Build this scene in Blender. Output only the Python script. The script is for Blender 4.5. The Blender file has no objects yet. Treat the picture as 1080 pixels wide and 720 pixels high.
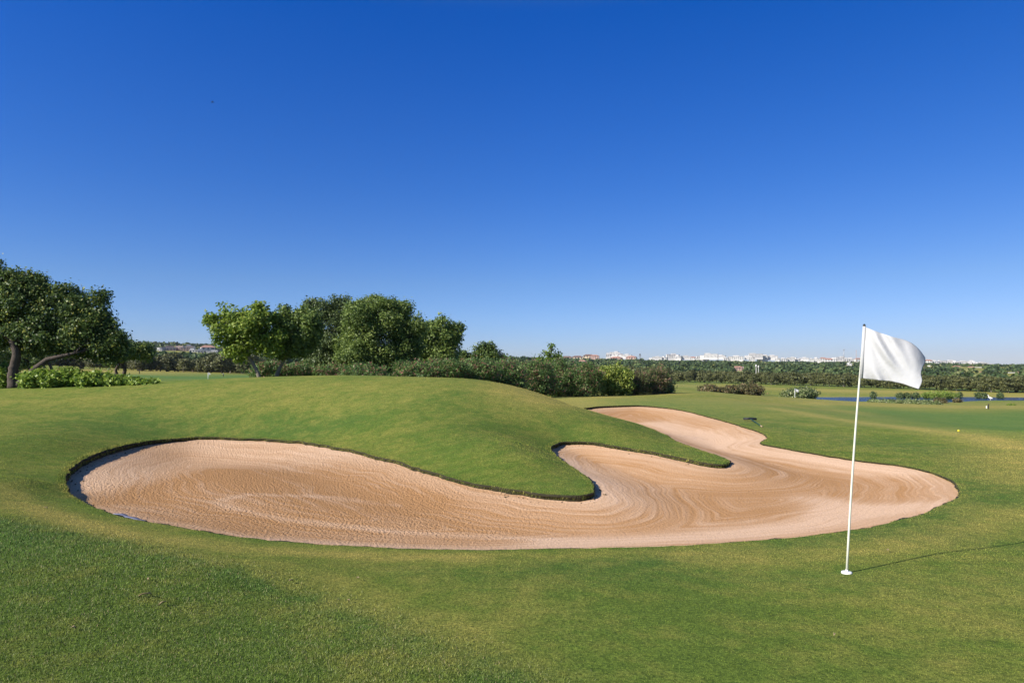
import bpy, bmesh, math, random, time
import numpy as np
from mathutils import Vector, geometry
T0=time.time()
rng=np.random.default_rng(7); random.seed(7)
C=bpy.context.scene.collection
F=720.0
R=math.radians
# ------------------------------------------------------------------ helpers
def link(o,parent=None):
    C.objects.link(o)
    if parent is not None: o.parent=parent
    return o
def tag(o,label=None,cat=None,group=None,kind=None):
    if label: o['label']=label
    if cat: o['category']=cat
    if group: o['group']=group
    if kind: o['kind']=kind
    return o
def empty(name,loc,label,cat,group=None,rz=0.0,scale=1.0):
    o=bpy.data.objects.new(name,None); o.empty_display_size=.3
    o.location=loc; o.rotation_euler=(0,0,rz); o.scale=(scale,)*3
    link(o); return tag(o,label,cat,group)
def np_mesh(name,verts,faces_flat,nper,smooth=False,attrs=None):
    """verts (N,3); faces_flat 1d loop indices; nper int or array of loop counts"""
    me=bpy.data.meshes.new(name)
    verts=np.asarray(verts,dtype=np.float32); fl=np.asarray(faces_flat,dtype=np.int32).ravel()
    if np.isscalar(nper): cnt=np.full(len(fl)//nper,nper,dtype=np.int32)
    else: cnt=np.asarray(nper,dtype=np.int32)
    st=np.concatenate([[0],np.cumsum(cnt)[:-1]]).astype(np.int32)
    me.vertices.add(len(verts)); me.vertices.foreach_set('co',verts.ravel())
    me.loops.add(len(fl)); me.loops.foreach_set('vertex_index',fl)
    me.polygons.add(len(cnt)); me.polygons.foreach_set('loop_start',st)
    me.polygons.foreach_set('use_smooth',np.full(len(cnt),smooth))
    for k,a in (attrs or {}).items():
        at=me.attributes.new(k,'FLOAT','POINT'); at.data.foreach_set('value',np.asarray(a,dtype=np.float32).ravel())
    me.update(calc_edges=True); return me
def mobj(name,me,mat,parent=None):
    o=bpy.data.objects.new(name,me); 
    if mat is not None and len(me.materials)==0: me.materials.append(mat)
    return link(o,parent)
class MB:
    def __init__(s): s.v=[]; s.f=[]
    def add(s,vs,fs):
        b=len(s.v); s.v+= [tuple(v) for v in vs]; s.f+=[tuple(i+b for i in f) for f in fs]
    def box(s,x0,x1,y0,y1,z0,z1):
        s.add([(x0,y0,z0),(x1,y0,z0),(x1,y1,z0),(x0,y1,z0),(x0,y0,z1),(x1,y0,z1),(x1,y1,z1),(x0,y1,z1)],
              [(0,3,2,1),(4,5,6,7),(0,1,5,4),(1,2,6,5),(2,3,7,6),(3,0,4,7)])
    def tube(s,pts,rad,n=8,cap=True):
        pts=[Vector(p) for p in pts]; b=len(s.v); m=len(pts)
        up=Vector((0.13,0.37,.92)).normalized()
        for i,p in enumerate(pts):
            d=(pts[min(i+1,m-1)]-pts[max(i-1,0)]).normalized()
            a=d.cross(up)
            if a.length<.1: a=d.cross(Vector((1,0,0)))
            a.normalize(); c=d.cross(a)
            for k in range(n):
                t=2*math.pi*k/n
                q=p+(a*math.cos(t)+c*math.sin(t))*rad[i]; s.v.append(tuple(q))
        for i in range(m-1):
            for k in range(n):
                k2=(k+1)%n
                s.f.append((b+i*n+k,b+i*n+k2,b+(i+1)*n+k2,b+(i+1)*n+k))
        if cap:
            s.f.append(tuple(b+k for k in range(n))[::-1]); s.f.append(tuple(b+(m-1)*n+k for k in range(n)))
    def lathe(s,prof,n=24,c=(0,0,0)):
        b=len(s.v)
        for r,z in prof:
            for k in range(n):
                t=2*math.pi*k/n; s.v.append((c[0]+r*math.cos(t),c[1]+r*math.sin(t),c[2]+z))
        for i in range(len(prof)-1):
            for k in range(n):
                k2=(k+1)%n; s.f.append((b+i*n+k,b+i*n+k2,b+(i+1)*n+k2,b+(i+1)*n+k))
    def mesh(s,name,smooth=False):
        me=bpy.data.meshes.new(name); me.from_pydata(s.v,[],s.f)
        if smooth: me.polygons.foreach_set('use_smooth',[True]*len(me.polygons))
        me.update(); return me
    def build(s,name,mat,parent=None,smooth=False):
        return mobj(name,s.mesh(name,smooth),mat,parent)
# ------------------------------------------------------------------ node materials
def nm(name):
    m=bpy.data.materials.new(name); m.use_nodes=True; nt=m.node_tree; nt.nodes.clear()
    out=nt.nodes.new('ShaderNodeOutputMaterial'); return m,nt,out
def N(nt,typ,**kw):
    n=nt.nodes.new(typ)
    for k,v in kw.items():
        if k in n.inputs.keys() if isinstance(k,str) else False: n.inputs[k].default_value=v
        else: setattr(n,k,v)
    return n
def L(nt,a,b): nt.links.new(a,b)
def mixc(nt,fac,a,b,bt='MIX'):
    n=nt.nodes.new('ShaderNodeMix'); n.data_type='RGBA'; n.blend_type=bt; n.clamp_factor=True
    for s,v in ((0,fac),(6,a),(7,b)):
        if hasattr(v,'is_linked') or isinstance(v,bpy.types.NodeSocket): nt.links.new(v,n.inputs[s])
        else: n.inputs[s].default_value=v if s==0 else (v[0],v[1],v[2],1)
    return n.outputs[2]
def math_(nt,op,a,b=0.0,c=None,clamp=False):
    n=nt.nodes.new('ShaderNodeMath'); n.operation=op; n.use_clamp=clamp
    for i,v in enumerate((a,b) if c is None else (a,b,c)):
        if isinstance(v,bpy.types.NodeSocket): nt.links.new(v,n.inputs[i])
        else: n.inputs[i].default_value=v
    return n.outputs[0]
def noise(nt,vec,scale,detail=3,rough=.55,dist=0):
    n=nt.nodes.new('ShaderNodeTexNoise'); n.inputs['Scale'].default_value=scale; n.inputs['Detail'].default_value=detail
    n.inputs['Roughness'].default_value=rough; n.inputs['Distortion'].default_value=dist
    if vec is not None: nt.links.new(vec,n.inputs['Vector'])
    return n.outputs[0]
def ramp(nt,fac,stops):
    n=nt.nodes.new('ShaderNodeValToRGB'); cr=n.color_ramp
    while len(cr.elements)<len(stops): cr.elements.new(.5)
    for e,(p,c) in zip(cr.elements,stops):
        e.position=p; e.color=(c[0],c[1],c[2],1) if hasattr(c,'__len__') else (c,c,c,1)
    nt.links.new(fac,n.inputs[0]); return n.outputs[0]
def maprange(nt,v,a,b,c=0.,d=1.):
    n=nt.nodes.new('ShaderNodeMapRange'); nt.links.new(v,n.inputs[0])
    for i,x in enumerate((a,b,c,d)): n.inputs[i+1].default_value=x
    return n.outputs[0]
def attr(nt,name):
    n=nt.nodes.new('ShaderNodeAttribute'); n.attribute_name=name; return n.outputs['Fac']
def geopos(nt): return nt.nodes.new('ShaderNodeNewGeometry').outputs['Position']
def simple(name,col,rough=.7,noise_scale=3.0,var=.25,metal=0,bump=0.0,coord='Object',spec=.3):
    m,nt,out=nm(name); b=nt.nodes.new('ShaderNodeBsdfPrincipled')
    tc=nt.nodes.new('ShaderNodeTexCoord').outputs[coord]
    n=noise(nt,tc,noise_scale,4)
    c=mixc(nt,n,tuple(x*(1-var) for x in col),tuple(min(1,x*(1+var)) for x in col))
    L(nt,c,b.inputs['Base Color']); b.inputs['Roughness'].default_value=rough; b.inputs['Metallic'].default_value=metal
    b.inputs['Specular IOR Level'].default_value=spec
    if bump:
        bp=nt.nodes.new('ShaderNodeBump'); bp.inputs['Strength'].default_value=bump; bp.inputs['Distance'].default_value=.02
        L(nt,n,bp.inputs['Height']); L(nt,bp.outputs[0],b.inputs['Normal'])
    L(nt,b.outputs[0],out.inputs[0]); return m
# grass colour, shared by the turf sheet and the blades; reads attributes dry / lush and the world position
def grass_colour(nt):
    pos=geopos(nt)
    dry=attr(nt,'dry'); lush=attr(nt,'lush'); fair=attr(nt,'cool')
    n1=noise(nt,pos,.55,4,.6); n2=noise(nt,pos,3.2,4,.65); n3=noise(nt,pos,17,3,.6)
    base=(.133,.178,.031); dryc=(.330,.275,.084); lushc=(.083,.140,.031); cool=(.068,.155,.040)
    d=math_(nt,'ADD',dry,math_(nt,'MULTIPLY',math_(nt,'SUBTRACT',n2,.5),1.1))
    d=math_(nt,'ADD',d,math_(nt,'MULTIPLY',math_(nt,'SUBTRACT',n1,.5),.9),clamp=True)
    l=math_(nt,'ADD',lush,math_(nt,'MULTIPLY',math_(nt,'SUBTRACT',n3,.5),.7))
    l=math_(nt,'ADD',l,math_(nt,'MULTIPLY',math_(nt,'SUBTRACT',n1,.5),-.8),clamp=True)
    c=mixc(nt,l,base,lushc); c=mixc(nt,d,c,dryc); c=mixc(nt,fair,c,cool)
    return c,pos,n3
def mat_turf():
    m,nt,out=nm('turf'); c,pos,n3=grass_colour(nt); c=mixc(nt,attr(nt,'near'),mixc(nt,1.0,c,(1.0,1.0,.95),'MULTIPLY'),mixc(nt,1.0,c,(.74,.78,.68),'MULTIPLY'))  # turf close by is darkened in colour, as painted shade between the blades
    b=nt.nodes.new('ShaderNodeBsdfPrincipled'); b.inputs['Roughness'].default_value=.9; b.inputs['Specular IOR Level'].default_value=.1
    # fine mottling of the sward
    f=noise(nt,pos,42,3,.75); g=noise(nt,pos,9,6,.78)
    c=mixc(nt,maprange(nt,f,.35,.65),mixc(nt,1.0,c,(.52,.57,.52),'MULTIPLY'),mixc(nt,1.0,c,(1.52,1.44,1.4),'MULTIPLY'))
    c=mixc(nt,maprange(nt,g,.3,.7),mixc(nt,1.0,c,(.74,.78,.72),'MULTIPLY'),mixc(nt,1.0,c,(1.27,1.22,1.2),'MULTIPLY'))
    L(nt,c,b.inputs['Base Color'])
    h=math_(nt,'ADD',math_(nt,'MULTIPLY',f,.5),g)
    bp=nt.nodes.new('ShaderNodeBump'); bp.inputs['Strength'].default_value=.55; bp.inputs['Distance'].default_value=.03
    L(nt,h,bp.inputs['Height']); L(nt,bp.outputs[0],b.inputs['Normal']); L(nt,b.outputs[0],out.inputs[0]); return m
def mat_blade():
    m,nt,out=nm('grass_blade'); c,pos,n3=grass_colour(nt); v=attr(nt,'v')
    c=mixc(nt,maprange(nt,v,0,1,0,.85),mixc(nt,1.0,c,(.66,.70,.66),'MULTIPLY'),mixc(nt,1.0,c,(3.05,2.85,2.75),'MULTIPLY'))
    rg=attr(nt,'rough')
    c=mixc(nt,math_(nt,'MULTIPLY',rg,maprange(nt,v,.20,.14)),c,(.030,.042,.012))  # some rough blades coloured near black, painting in the dark gaps between blades
    c=mixc(nt,math_(nt,'MULTIPLY',rg,maprange(nt,v,.80,.84,0,.75)),c,(.30,.34,.17))
    straw=maprange(nt,v,.965,.975)
    c=mixc(nt,straw,c,(.40,.34,.18))
    d=nt.nodes.new('ShaderNodeBsdfDiffuse'); t=nt.nodes.new('ShaderNodeBsdfTranslucent'); x=nt.nodes.new('ShaderNodeMixShader')
    x.inputs[0].default_value=.3
    L(nt,c,d.inputs[0]); L(nt,c,t.inputs[0]); L(nt,d.outputs[0],x.inputs[1]); L(nt,t.outputs[0],x.inputs[2]); L(nt,x.outputs[0],out.inputs[0]); return m
def mat_leaf(name,stops,trans=.38,gloss=.35):
    m,nt,out=nm(name); v=attr(nt,'v'); c=ramp(nt,v,stops)
    b=nt.nodes.new('ShaderNodeBsdfPrincipled'); b.inputs['Roughness'].default_value=.5; b.inputs['Specular IOR Level'].default_value=gloss
    t=nt.nodes.new('ShaderNodeBsdfTranslucent'); x=nt.nodes.new('ShaderNodeMixShader'); x.inputs[0].default_value=trans
    L(nt,c,b.inputs['Base Color']); L(nt,c,t.inputs[0]); L(nt,b.outputs[0],x.inputs[1]); L(nt,t.outputs[0],x.inputs[2]); L(nt,x.outputs[0],out.inputs[0]); return m
def mat_sand():
    m,nt,out=nm('bunker_sand'); pos=geopos(nt)
    e=attr(nt,'edge'); pale=attr(nt,'pale'); rk=attr(nt,'rake')
    wob=noise(nt,pos,.3,3,.5); wob2=noise(nt,pos,2.6,3,.6)
    ph=math_(nt,'ADD',math_(nt,'ADD',e,math_(nt,'MULTIPLY',wob,1.5)),math_(nt,'MULTIPLY',wob2,.035))
    fine=math_(nt,'SINE',math_(nt,'MULTIPLY',ph,2*math.pi/.085))          # rake tines
    wide=noise(nt,None,1,3,.6)
    cv=nt.nodes.new('ShaderNodeCombineXYZ'); L(nt,math_(nt,'MULTIPLY',ph,11),cv.inputs[0])
    sp=nt.nodes.new('ShaderNodeSeparateXYZ'); L(nt,pos,sp.inputs[0])
    L(nt,math_(nt,'MULTIPLY',sp.outputs[0],.12),cv.inputs[1]); L(nt,math_(nt,'MULTIPLY',sp.outputs[1],.12),cv.inputs[2])
    bands=noise(nt,cv.outputs[0],1.0,4,.62)                                # passes of the rake following the rim
    gr=noise(nt,pos,34,3,.7); clump=noise(nt,pos,26,3,.62); lump=attr(nt,'lump'); fm=noise(nt,pos,2.2,2,.5); big=noise(nt,pos,.45,3,.5); grain=noise(nt,pos,160,1,.5)
    tan=(.400,.222,.098); pal=(.61,.42,.28)
    p=math_(nt,'ADD',pale,math_(nt,'MULTIPLY',math_(nt,'MULTIPLY',math_(nt,'SUBTRACT',bands,.5),maprange(nt,fm,.35,.65,.45,1.7)),1.45))
    p=math_(nt,'ADD',p,math_(nt,'MULTIPLY',math_(nt,'SUBTRACT',big,.5),.6),clamp=True)
    c=mixc(nt,p,tan,pal)
    c=mixc(nt,maprange(nt,gr,.3,.7),mixc(nt,1.0,c,(.86,.84,.82),'MULTIPLY'),mixc(nt,1.0,c,(1.1,1.1,1.1),'MULTIPLY'))
    b=nt.nodes.new('ShaderNodeBsdfPrincipled'); b.inputs['Roughness'].default_value=.95; b.inputs['Specular IOR Level'].default_value=.1
    L(nt,c,b.inputs['Base Color'])
    h=math_(nt,'ADD',math_(nt,'MULTIPLY',math_(nt,'MULTIPLY',fine,math_(nt,'MULTIPLY',rk,fm)),.08),math_(nt,'MULTIPLY',clump,math_(nt,'ADD',math_(nt,'MULTIPLY',lump,2.6),.5)))
    h=math_(nt,'ADD',h,math_(nt,'MULTIPLY',gr,.55)); h=math_(nt,'ADD',h,math_(nt,'MULTIPLY',bands,.45))
    bp=nt.nodes.new('ShaderNodeBump'); bp.inputs['Strength'].default_value=.8; bp.inputs['Distance'].default_value=.028
    L(nt,h,bp.inputs['Height']); L(nt,bp.outputs[0],b.inputs['Normal']); L(nt,b.outputs[0],out.inputs[0]); return m
def mat_water():
    m,nt,out=nm('pond_water'); b=nt.nodes.new('ShaderNodeBsdfPrincipled'); pos=geopos(nt)
    b.inputs['Base Color'].default_value=(.015,.04,.11,1); b.inputs['Roughness'].default_value=.12; b.inputs['IOR'].default_value=1.33
    n=noise(nt,pos,1.6,3,.6); bp=nt.nodes.new('ShaderNodeBump'); bp.inputs['Strength'].default_value=.9; bp.inputs['Distance'].default_value=.25
    L(nt,n,bp.inputs['Height']); L(nt,bp.outputs[0],b.inputs['Normal']); L(nt,b.outputs[0],out.inputs[0]); return m
def mat_cloth():
    m,nt,out=nm('flag_cloth'); d=nt.nodes.new('ShaderNodeBsdfDiffuse'); t=nt.nodes.new('ShaderNodeBsdfTranslucent'); x=nt.nodes.new('ShaderNodeMixShader')
    tc=nt.nodes.new('ShaderNodeTexCoord').outputs['Object']; w=noise(nt,tc,26,4,.6)
    d.inputs[0].default_value=(.55,.555,.56,1); t.inputs[0].default_value=(.5,.505,.51,1); x.inputs[0].default_value=.22
    bp=nt.nodes.new('ShaderNodeBump'); bp.inputs['Strength'].default_value=.35; bp.inputs['Distance'].default_value=.012
    L(nt,w,bp.inputs['Height']); L(nt,bp.outputs[0],d.inputs['Normal'])
    L(nt,d.outputs[0],x.inputs[1]); L(nt,t.outputs[0],x.inputs[2]); L(nt,x.outputs[0],out.inputs[0]); return m
M={}
M['turf']=mat_turf(); M['blade']=mat_blade(); M['sand']=mat_sand(); M['water']=mat_water(); M['cloth']=mat_cloth()
M['lip']=simple('turf_edge_soil',(.030,.027,.013),.95,22,.7,bump=1.0)
M['bark']=simple('dark_bark',(.070,.055,.045),.95,9,.5,bump=.8); M['pale_bark']=simple('grey_bark',(.20,.17,.14),.9,10,.35,bump=.6)
M['white']=simple('white_paint',(.78,.78,.74),.4,6,.05,spec=.5); M['black']=simple('black_plastic',(.02,.022,.022),.5,6,.2)
M['green_plastic']=simple('green_plastic',(.02,.055,.035),.5,6,.2); M['steel']=simple('galvanised_steel',(.35,.35,.36),.5,4,.1,metal=.3)
M['liner']=simple('blue_grey_liner',(.13,.14,.20),.7,20,.2); M['yellow']=simple('yellow_shell',(.75,.62,.03),.35,5,.05,spec=.5)
M['dead']=simple('dead_leaf_brown',(.33,.25,.15),.8,30,.4)
g1=(.012,.022,.006); 
M['carob']=mat_leaf('carob_leaf',[(0,(0.041,0.076,.022)),(.5,(0.086,0.140,.038)),(.85,(0.149,0.216,.060)),(.96,(0.225,0.292,.06)),(1,(0.306,0.324,.07))])
M['fig']=mat_leaf('bright_leaf',[(0,(0.086,0.155,0.021)),(.5,(0.184,0.270,0.034)),(1,(0.345,0.414,0.075))],.38)
M['olive']=mat_leaf('dark_leaf',[(0,(0.050,0.080,0.030)),(.5,(0.106,0.151,0.052)),(1,(0.202,0.266,0.086))])
M['round']=mat_leaf('mid_leaf',[(0,(0.067,0.114,0.025)),(.5,(0.138,0.205,0.045)),(1,(0.276,0.351,0.084))])
M['oleander']=mat_leaf('oleander_leaf',[(0,(0.058,0.117,0.035)),(.45,(0.116,0.212,0.054)),(.86,(0.209,0.307,0.088)),(.90,(0.291,0.190,0.115)),(1,(0.325,0.161,0.121))])
M['oleander_red']=mat_leaf('oleander_dry_leaf',[(0,(0.054,0.100,0.030)),(.4,(0.127,0.182,0.046)),(.66,(0.215,0.222,0.086)),(.70,(0.264,0.175,0.109)),(1,(0.303,0.175,0.127))])
M['lime']=mat_leaf('yellow_green_leaf',[(0,(0.090,0.143,0.021)),(.5,(0.195,0.270,0.045)),(1,(0.375,0.405,0.083))],.3)
M['vine']=mat_leaf('broad_leaf',[(0,(0.094,0.167,0.019)),(.5,(0.189,0.290,0.032)),(1,(0.334,0.420,0.072))],.3)
M['pale_bush']=mat_leaf('pale_bush_leaf',[(0,(.06,.095,.03)),(.5,(.15,.20,.055)),(.85,(.24,.29,.10)),(1,(.40,.42,.22))])
M['brown_bush']=mat_leaf('brown_bush_leaf',[(0,(0.063,0.072,0.027)),(.5,(0.135,0.130,0.050)),(1,(0.270,0.180,0.090))])
M['row']=mat_leaf('row_tree_leaf',[(0,(.050,.060,.022)),(.5,(.095,.110,.035)),(1,(.20,.20,.07))],.15)
M['pine']=mat_leaf('wood_leaf',[(0,(0.034,0.055,0.022)),(.4,(0.056,0.089,0.031)),(.8,(0.101,0.140,0.046)),(1,(0.183,0.184,0.077))],.1,.15)
M['wall_white']=simple('white_render',(.56,.55,.53),.8,.3,.05); M['wall_pink']=simple('pink_render',(.46,.32,.26),.8,.3,.1)
M['wall_cream']=simple('cream_render',(.60,.50,.34),.8,.3,.1); M['tile']=simple('terracotta_tile',(.36,.20,.15),.8,.8,.2)
M['brown_roof']=simple('brown_tile',(.16,.10,.075),.8,.8,.2); M['flat_roof']=simple('pale_roof',(.46,.45,.44),.9,.5,.1)
M['glass']=simple('dark_window',(.05,.06,.08),.2,1,.2,spec=.6)
# ------------------------------------------------------------------ TERRAIN
def P(px,py,D): return ((px-540)/F*D, D, (380-py)/F*D)
def PZ(px,py,z): D=F*(-z)/(py-380); return ((px-540)/F*D, D, z)
OUT=[ # bunker rim: pixel where the rim is seen and its height -> a point in the plan; lip height
(68,510,-2.00,.30),(71,498,-1.97,.32),(84,487,-1.95,.33),(110,475,-1.95,.30),(150,465.5,-1.95,.22),(195,461.5,-1.95,.14),(240,461,-1.95,.11),(300,464,-1.95,.11),
(350,471,-1.95,.11),(400,482,-1.95,.11),(440,493,-1.95,.11),(480,505,-1.96,.11),(520,513,-1.97,.12),(560,519,-1.97,.13),(600,522,-1.96,.14),
(619,521,-1.95,.14),(626,515,-1.93,.13),(622,506,-1.92,.11),(612,498,-1.91,.10),(600,490,-1.90,.10),(588,482,-1.90,.12),(581,474,-1.89,.16),
(584,468,-1.88,.15),(600,465.5,-1.88,.12),(640,468,-1.9,.12),(690,476,-1.92,.12),(725,484,-1.94,.12),(750,488.5,-1.95,.13),(765,489,-1.96,.12),
(768,485,-1.95,.08),(757,480,-1.94,.06),(735,473,-1.93,.06),(711,464,-1.93,.06)]
OUT_W=[(3.95,18.2,-1.93,.06),(3.5,20.5,-1.92,.08),(2.7,23.5,-1.93,.08),(2.15,26.5,-1.94,.08)]
OUT2=[(612,431,-1.95,.12),(630,428.5,-1.95,.12),(655,427.5,-1.95,.12),(680,427.5,-1.95,.10),(705,430,-1.95,.07),(727,434,-1.95,.05),(750,440,-1.96,.05),
(772,446,-1.97,.05),(791,452,-1.98,.05),(806,457.5,-1.99,.05),(809,462,-2.0,.05),(803,467,-2.0,.05),(820,471,-2.0,.05),(860,478,-2.02,.05),(900,484.5,-2.03,.05),
(950,490.5,-2.02,.05),(980,497,-2.0,.05),(1003,506,-1.98,.06),(1012,515,-1.97,.06),(1008,524,-1.97,.05),(990,534,-1.97,.05),(960,545,-1.97,.05),(910,556.5,-1.97,.06),
(850,565,-1.97,.07),(780,571,-1.97,.08),(700,575.5,-1.97,.08),(620,578,-1.97,.07),(540,579.5,-1.97,.06),(480,579.5,-1.97,.05),(420,578,-1.97,.05),(360,575,-1.97,.05),
(300,571,-1.97,.05),(240,564,-1.97,.05),(190,556,-1.97,.05),(150,549,-1.97,.05),(115,541,-1.98,.06),(88,530,-2.0,.10),(74,520,-2.0,.2)]
ctl=[]
O=[PZ(a,b,z)+(l,) for a,b,z,l in OUT]+[w for w in OUT_W]+[PZ(a,b,z)+(l,) for a,b,z,l in OUT2]
O=np.array(O)
CT=[(x,y,z) for x,y,z,l in O]
CT+=[P(*p) for p in [
 (-300,720,3.4),(0,720,3.4),(270,720,3.45),(540,720,3.5),(810,720,3.5),(1080,720,3.55),(1400,720,3.6),
 (0,640,4.45),(270,650,4.65),(540,640,4.9),(800,640,4.95),(1080,640,4.95),(0,590,5.7),(160,600,5.55),(270,600,5.75),(540,600,6.05),(700,600,6.2),
 (893,604,5.9),(1080,573,7.25),(1000,585,6.5),(800,592,6.5),(0,545,7.6),(60,560,7.2),(0,510,9.8),(30,505,10.3),
 (0,470,13.5),(60,465,14.6),(0,440,17.5),(100,443,17.6),(0,410.5,22.5),(60,408.5,22.5),(120,407,22.5),(200,404,22.5),(275,401.5,22.5),(350,399,22),(430,397.8,22),(480,398.5,22),
 (515,402,22),(545,408,21.5),(570,415,21),(600,426,20),(630,435,19.4),(656,442.5,18.8),(680,449,18.2),
 (150,432,19),(250,430,19),(350,431,18.5),(420,438,17),(480,452,15.2),(540,465,13.6),(570,482,12.2),(520,430,17.5),(580,445,16.8),(640,455,16.3),
 (1080,540,8.7),(1075,505,11.2),(1060,490,12.7),(1080,474,15.2),(1000,480,14.2),(950,473,15.8),(880,468,17.2),(1000,461,18.6),(1080,462,18),(870,452,20.5),(830,448,21.8),
 (800,432,27.5),(1300,500,11.5),(1300,462,18),(1300,540,8.7),
 (940,449,23.5),(1000,449,24.5),(1080,452,24),(780,424,34),(700,421,34),(640,422,32),(600,423,32),
 (600,417,44),(580,416,46),(640,416.5,46),(700,414.5,46),(760,416.5,46),(830,430,45),(900,433,42),(960,443,38),(1000,445,39),(1080,446.5,39),(1300,448,39),
 (830,426,65),(900,428,62),(960,430.8,58),(1000,432.3,54),(1080,431.5,56),(1300,432,56),(900,426.5,75),(1000,430,74),(1080,430,74),
 (720,412.5,70),(760,414,72),(720,409,110),(770,414,105),(838,424,137),(900,424.5,120),(1000,427.5,110),(1080,427.5,110),(1000,426.2,150),(1080,426,152),(1300,426,150),
 (720,405.5,190),(780,410,180)]]
CT+=[((px-540)/F*D,D,z) for px,D,z in [
 (0,27,-1.15),(100,28,-1.15),(275,30,-.92),(430,30,-.95),(500,31,-1.25),(560,32,-1.8),(0,36,-1.7),(150,36,-1.65),(275,40,-1.5),(430,40,-1.75),(500,40,-2.0),
 (0,60,-2.0),(150,62,-2.6),(275,62,-2.6),(430,60,-2.5),(60,100,-2.2),(200,100,-3.0),(330,100,-3.2),(500,100,-3.8),(620,100,-4.3),
 (60,150,-2.0),(200,150,-3.3),(330,150,-3.8),(500,160,-5),(620,170,-6),(60,230,-1.6),(200,230,-3.6),(330,240,-4.5),(500,250,-6),(620,260,-8),
 (-300,30,-1.4),(-300,60,-2),(-300,150,-2),(-300,230,-1),(-300,12,-1.7),(-300,7,-1.65),
 (720,300,-9.4),(800,275,-9.7),(900,250,-10),(1000,228,-10.1),(1080,212,-10.1),(1250,200,-10),(1500,190,-10),
 (900,180,-10),(1000,180,-10.2),(1080,180,-10.2),(1200,180,-10.2),(838,180,-9.9),(838,210,-9.9),
 (900,320,-10.5),(1080,320,-11),(720,450,-9.5),(900,450,-11),(1080,450,-11.5),(1300,450,-11.5),(600,450,-7),(330,400,-3),(150,400,-.5),(-200,400,3),
 (150,650,6.5),(330,650,2.2),(480,650,-1),(600,700,-4),(750,700,-8),(900,700,-10),(1080,700,-12),(1300,700,-13),(-200,700,12),
 (150,1050,25),(250,1050,19.5),(330,1050,13),(480,1150,1.5),(600,1150,-.8),(680,1300,-3.5),(750,1450,-5.5),(850,1450,-6),(900,1450,-7.5),(1000,1450,-11),(1080,1450,-17),(1300,1450,-17),(-200,1050,25),
 (150,1700,10),(600,2200,-15),(900,2200,-20),(1080,2200,-25),(150,2500,-5),(-300,2500,-5),(1400,2200,-30),
 (100,3500,-40),(540,3500,-40),(1080,3500,-45),(-500,3500,-40),(1500,3500,-45)]]
# ground behind and beside the camera
for a in range(-180,181,24):
    if abs(a)>66:
        for r,z in ((3,-1.65),(8,-1.7),(25,-1.8),(80,-2.5),(300,-5),(1500,-10),(3600,-40)):
            CT.append((r*math.sin(R(a)),r*math.cos(R(a)),z))
# the bowl of the bunker, so that the rim stays level across it
for px,D in ((200,10.5),(300,10.5),(400,9.6),(520,8.6),(640,9),(760,9.5),(860,10.5),(930,11.5),(700,12.5),(800,13),(250,13.6),(130,12),(640,13.4),(740,19),(700,23),(780,16),):
    CT.append(((px-540)/F*D,D,-1.98))
CT=np.array(CT)
CY=-6.0
def uv(x,y):
    yy=np.asarray(y)-CY; xx=np.asarray(x); r=np.hypot(xx,yy)+1e-6
    return np.stack([np.arctan2(xx,yy),np.log(r)],-1)
Pc=uv(CT[:,0],CT[:,1]); Zc=CT[:,2]
# duplicate controls across the +-pi seam
mk=np.abs(Pc[:,0])>2.2; Pd=Pc[mk].copy(); Pd[:,0]-=np.sign(Pd[:,0])*2*math.pi; Pc=np.vstack([Pc,Pd]); Zc=np.concatenate([Zc,Zc[mk]])
def phi(d2): return .5*d2*np.log(d2+1e-12)
def dist2(A,B): return ((A[:,None,0]-B[None,:,0])**2+(A[:,None,1]-B[None,:,1])**2)
NP=len(Pc); K=phi(dist2(Pc,Pc))+np.eye(NP)*2e-6
Q=np.hstack([np.ones((NP,1)),Pc]); A=np.vstack([np.hstack([K,Q]),np.hstack([Q.T,np.zeros((3,3))])])
W=np.linalg.solve(A,np.concatenate([Zc,np.zeros(3)]))
def z_base(x,y):
    x=np.atleast_1d(np.asarray(x,float)); y=np.atleast_1d(np.asarray(y,float)); sh=x.shape
    U=uv(x.ravel(),y.ravel()); out=np.empty(len(U))
    for i in range(0,len(U),20000):
        u=U[i:i+20000]; out[i:i+20000]=phi(dist2(u,Pc))@W[:NP]+W[NP]+u@W[NP+1:]
    return out.reshape(sh)
# pond outline (plan) : water level -10.15
WL=-10.6
def pond_pt(px,py): D=F*(-WL)/(py-380); return ((px-540)/F*D,D)
POND=np.array([pond_pt(*p) for p in [(800,419.6),(830,420.6),(862,422.2),(890,423.0),(930,423.2),(970,423.8),(1000,424.0),(1020,422.8),(1045,422.0),(1075,422.2),(1150,422.6),(1300,423),
 (1300,419.5),(1150,419.6),(1090,419.0),(1060,418.8),(1040,418.6),(1000,418.6),(960,418.4),(910,418.6),(860,418.7),(820,418.6)]])
def inpoly(x,y,poly):
    x=np.asarray(x); y=np.asarray(y); c=np.zeros(x.shape,bool); px,py=poly[:,0],poly[:,1]; j=len(poly)-1
    for i in range(len(poly)):
        cond=((py[i]>y)!=(py[j]>y))
        with np.errstate(divide='ignore',invalid='ignore'):
            xi=(px[j]-px[i])*(y-py[i])/(py[j]-py[i]+1e-12)+px[i]
        c^=cond&(x<xi); j=i
    return c
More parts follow.
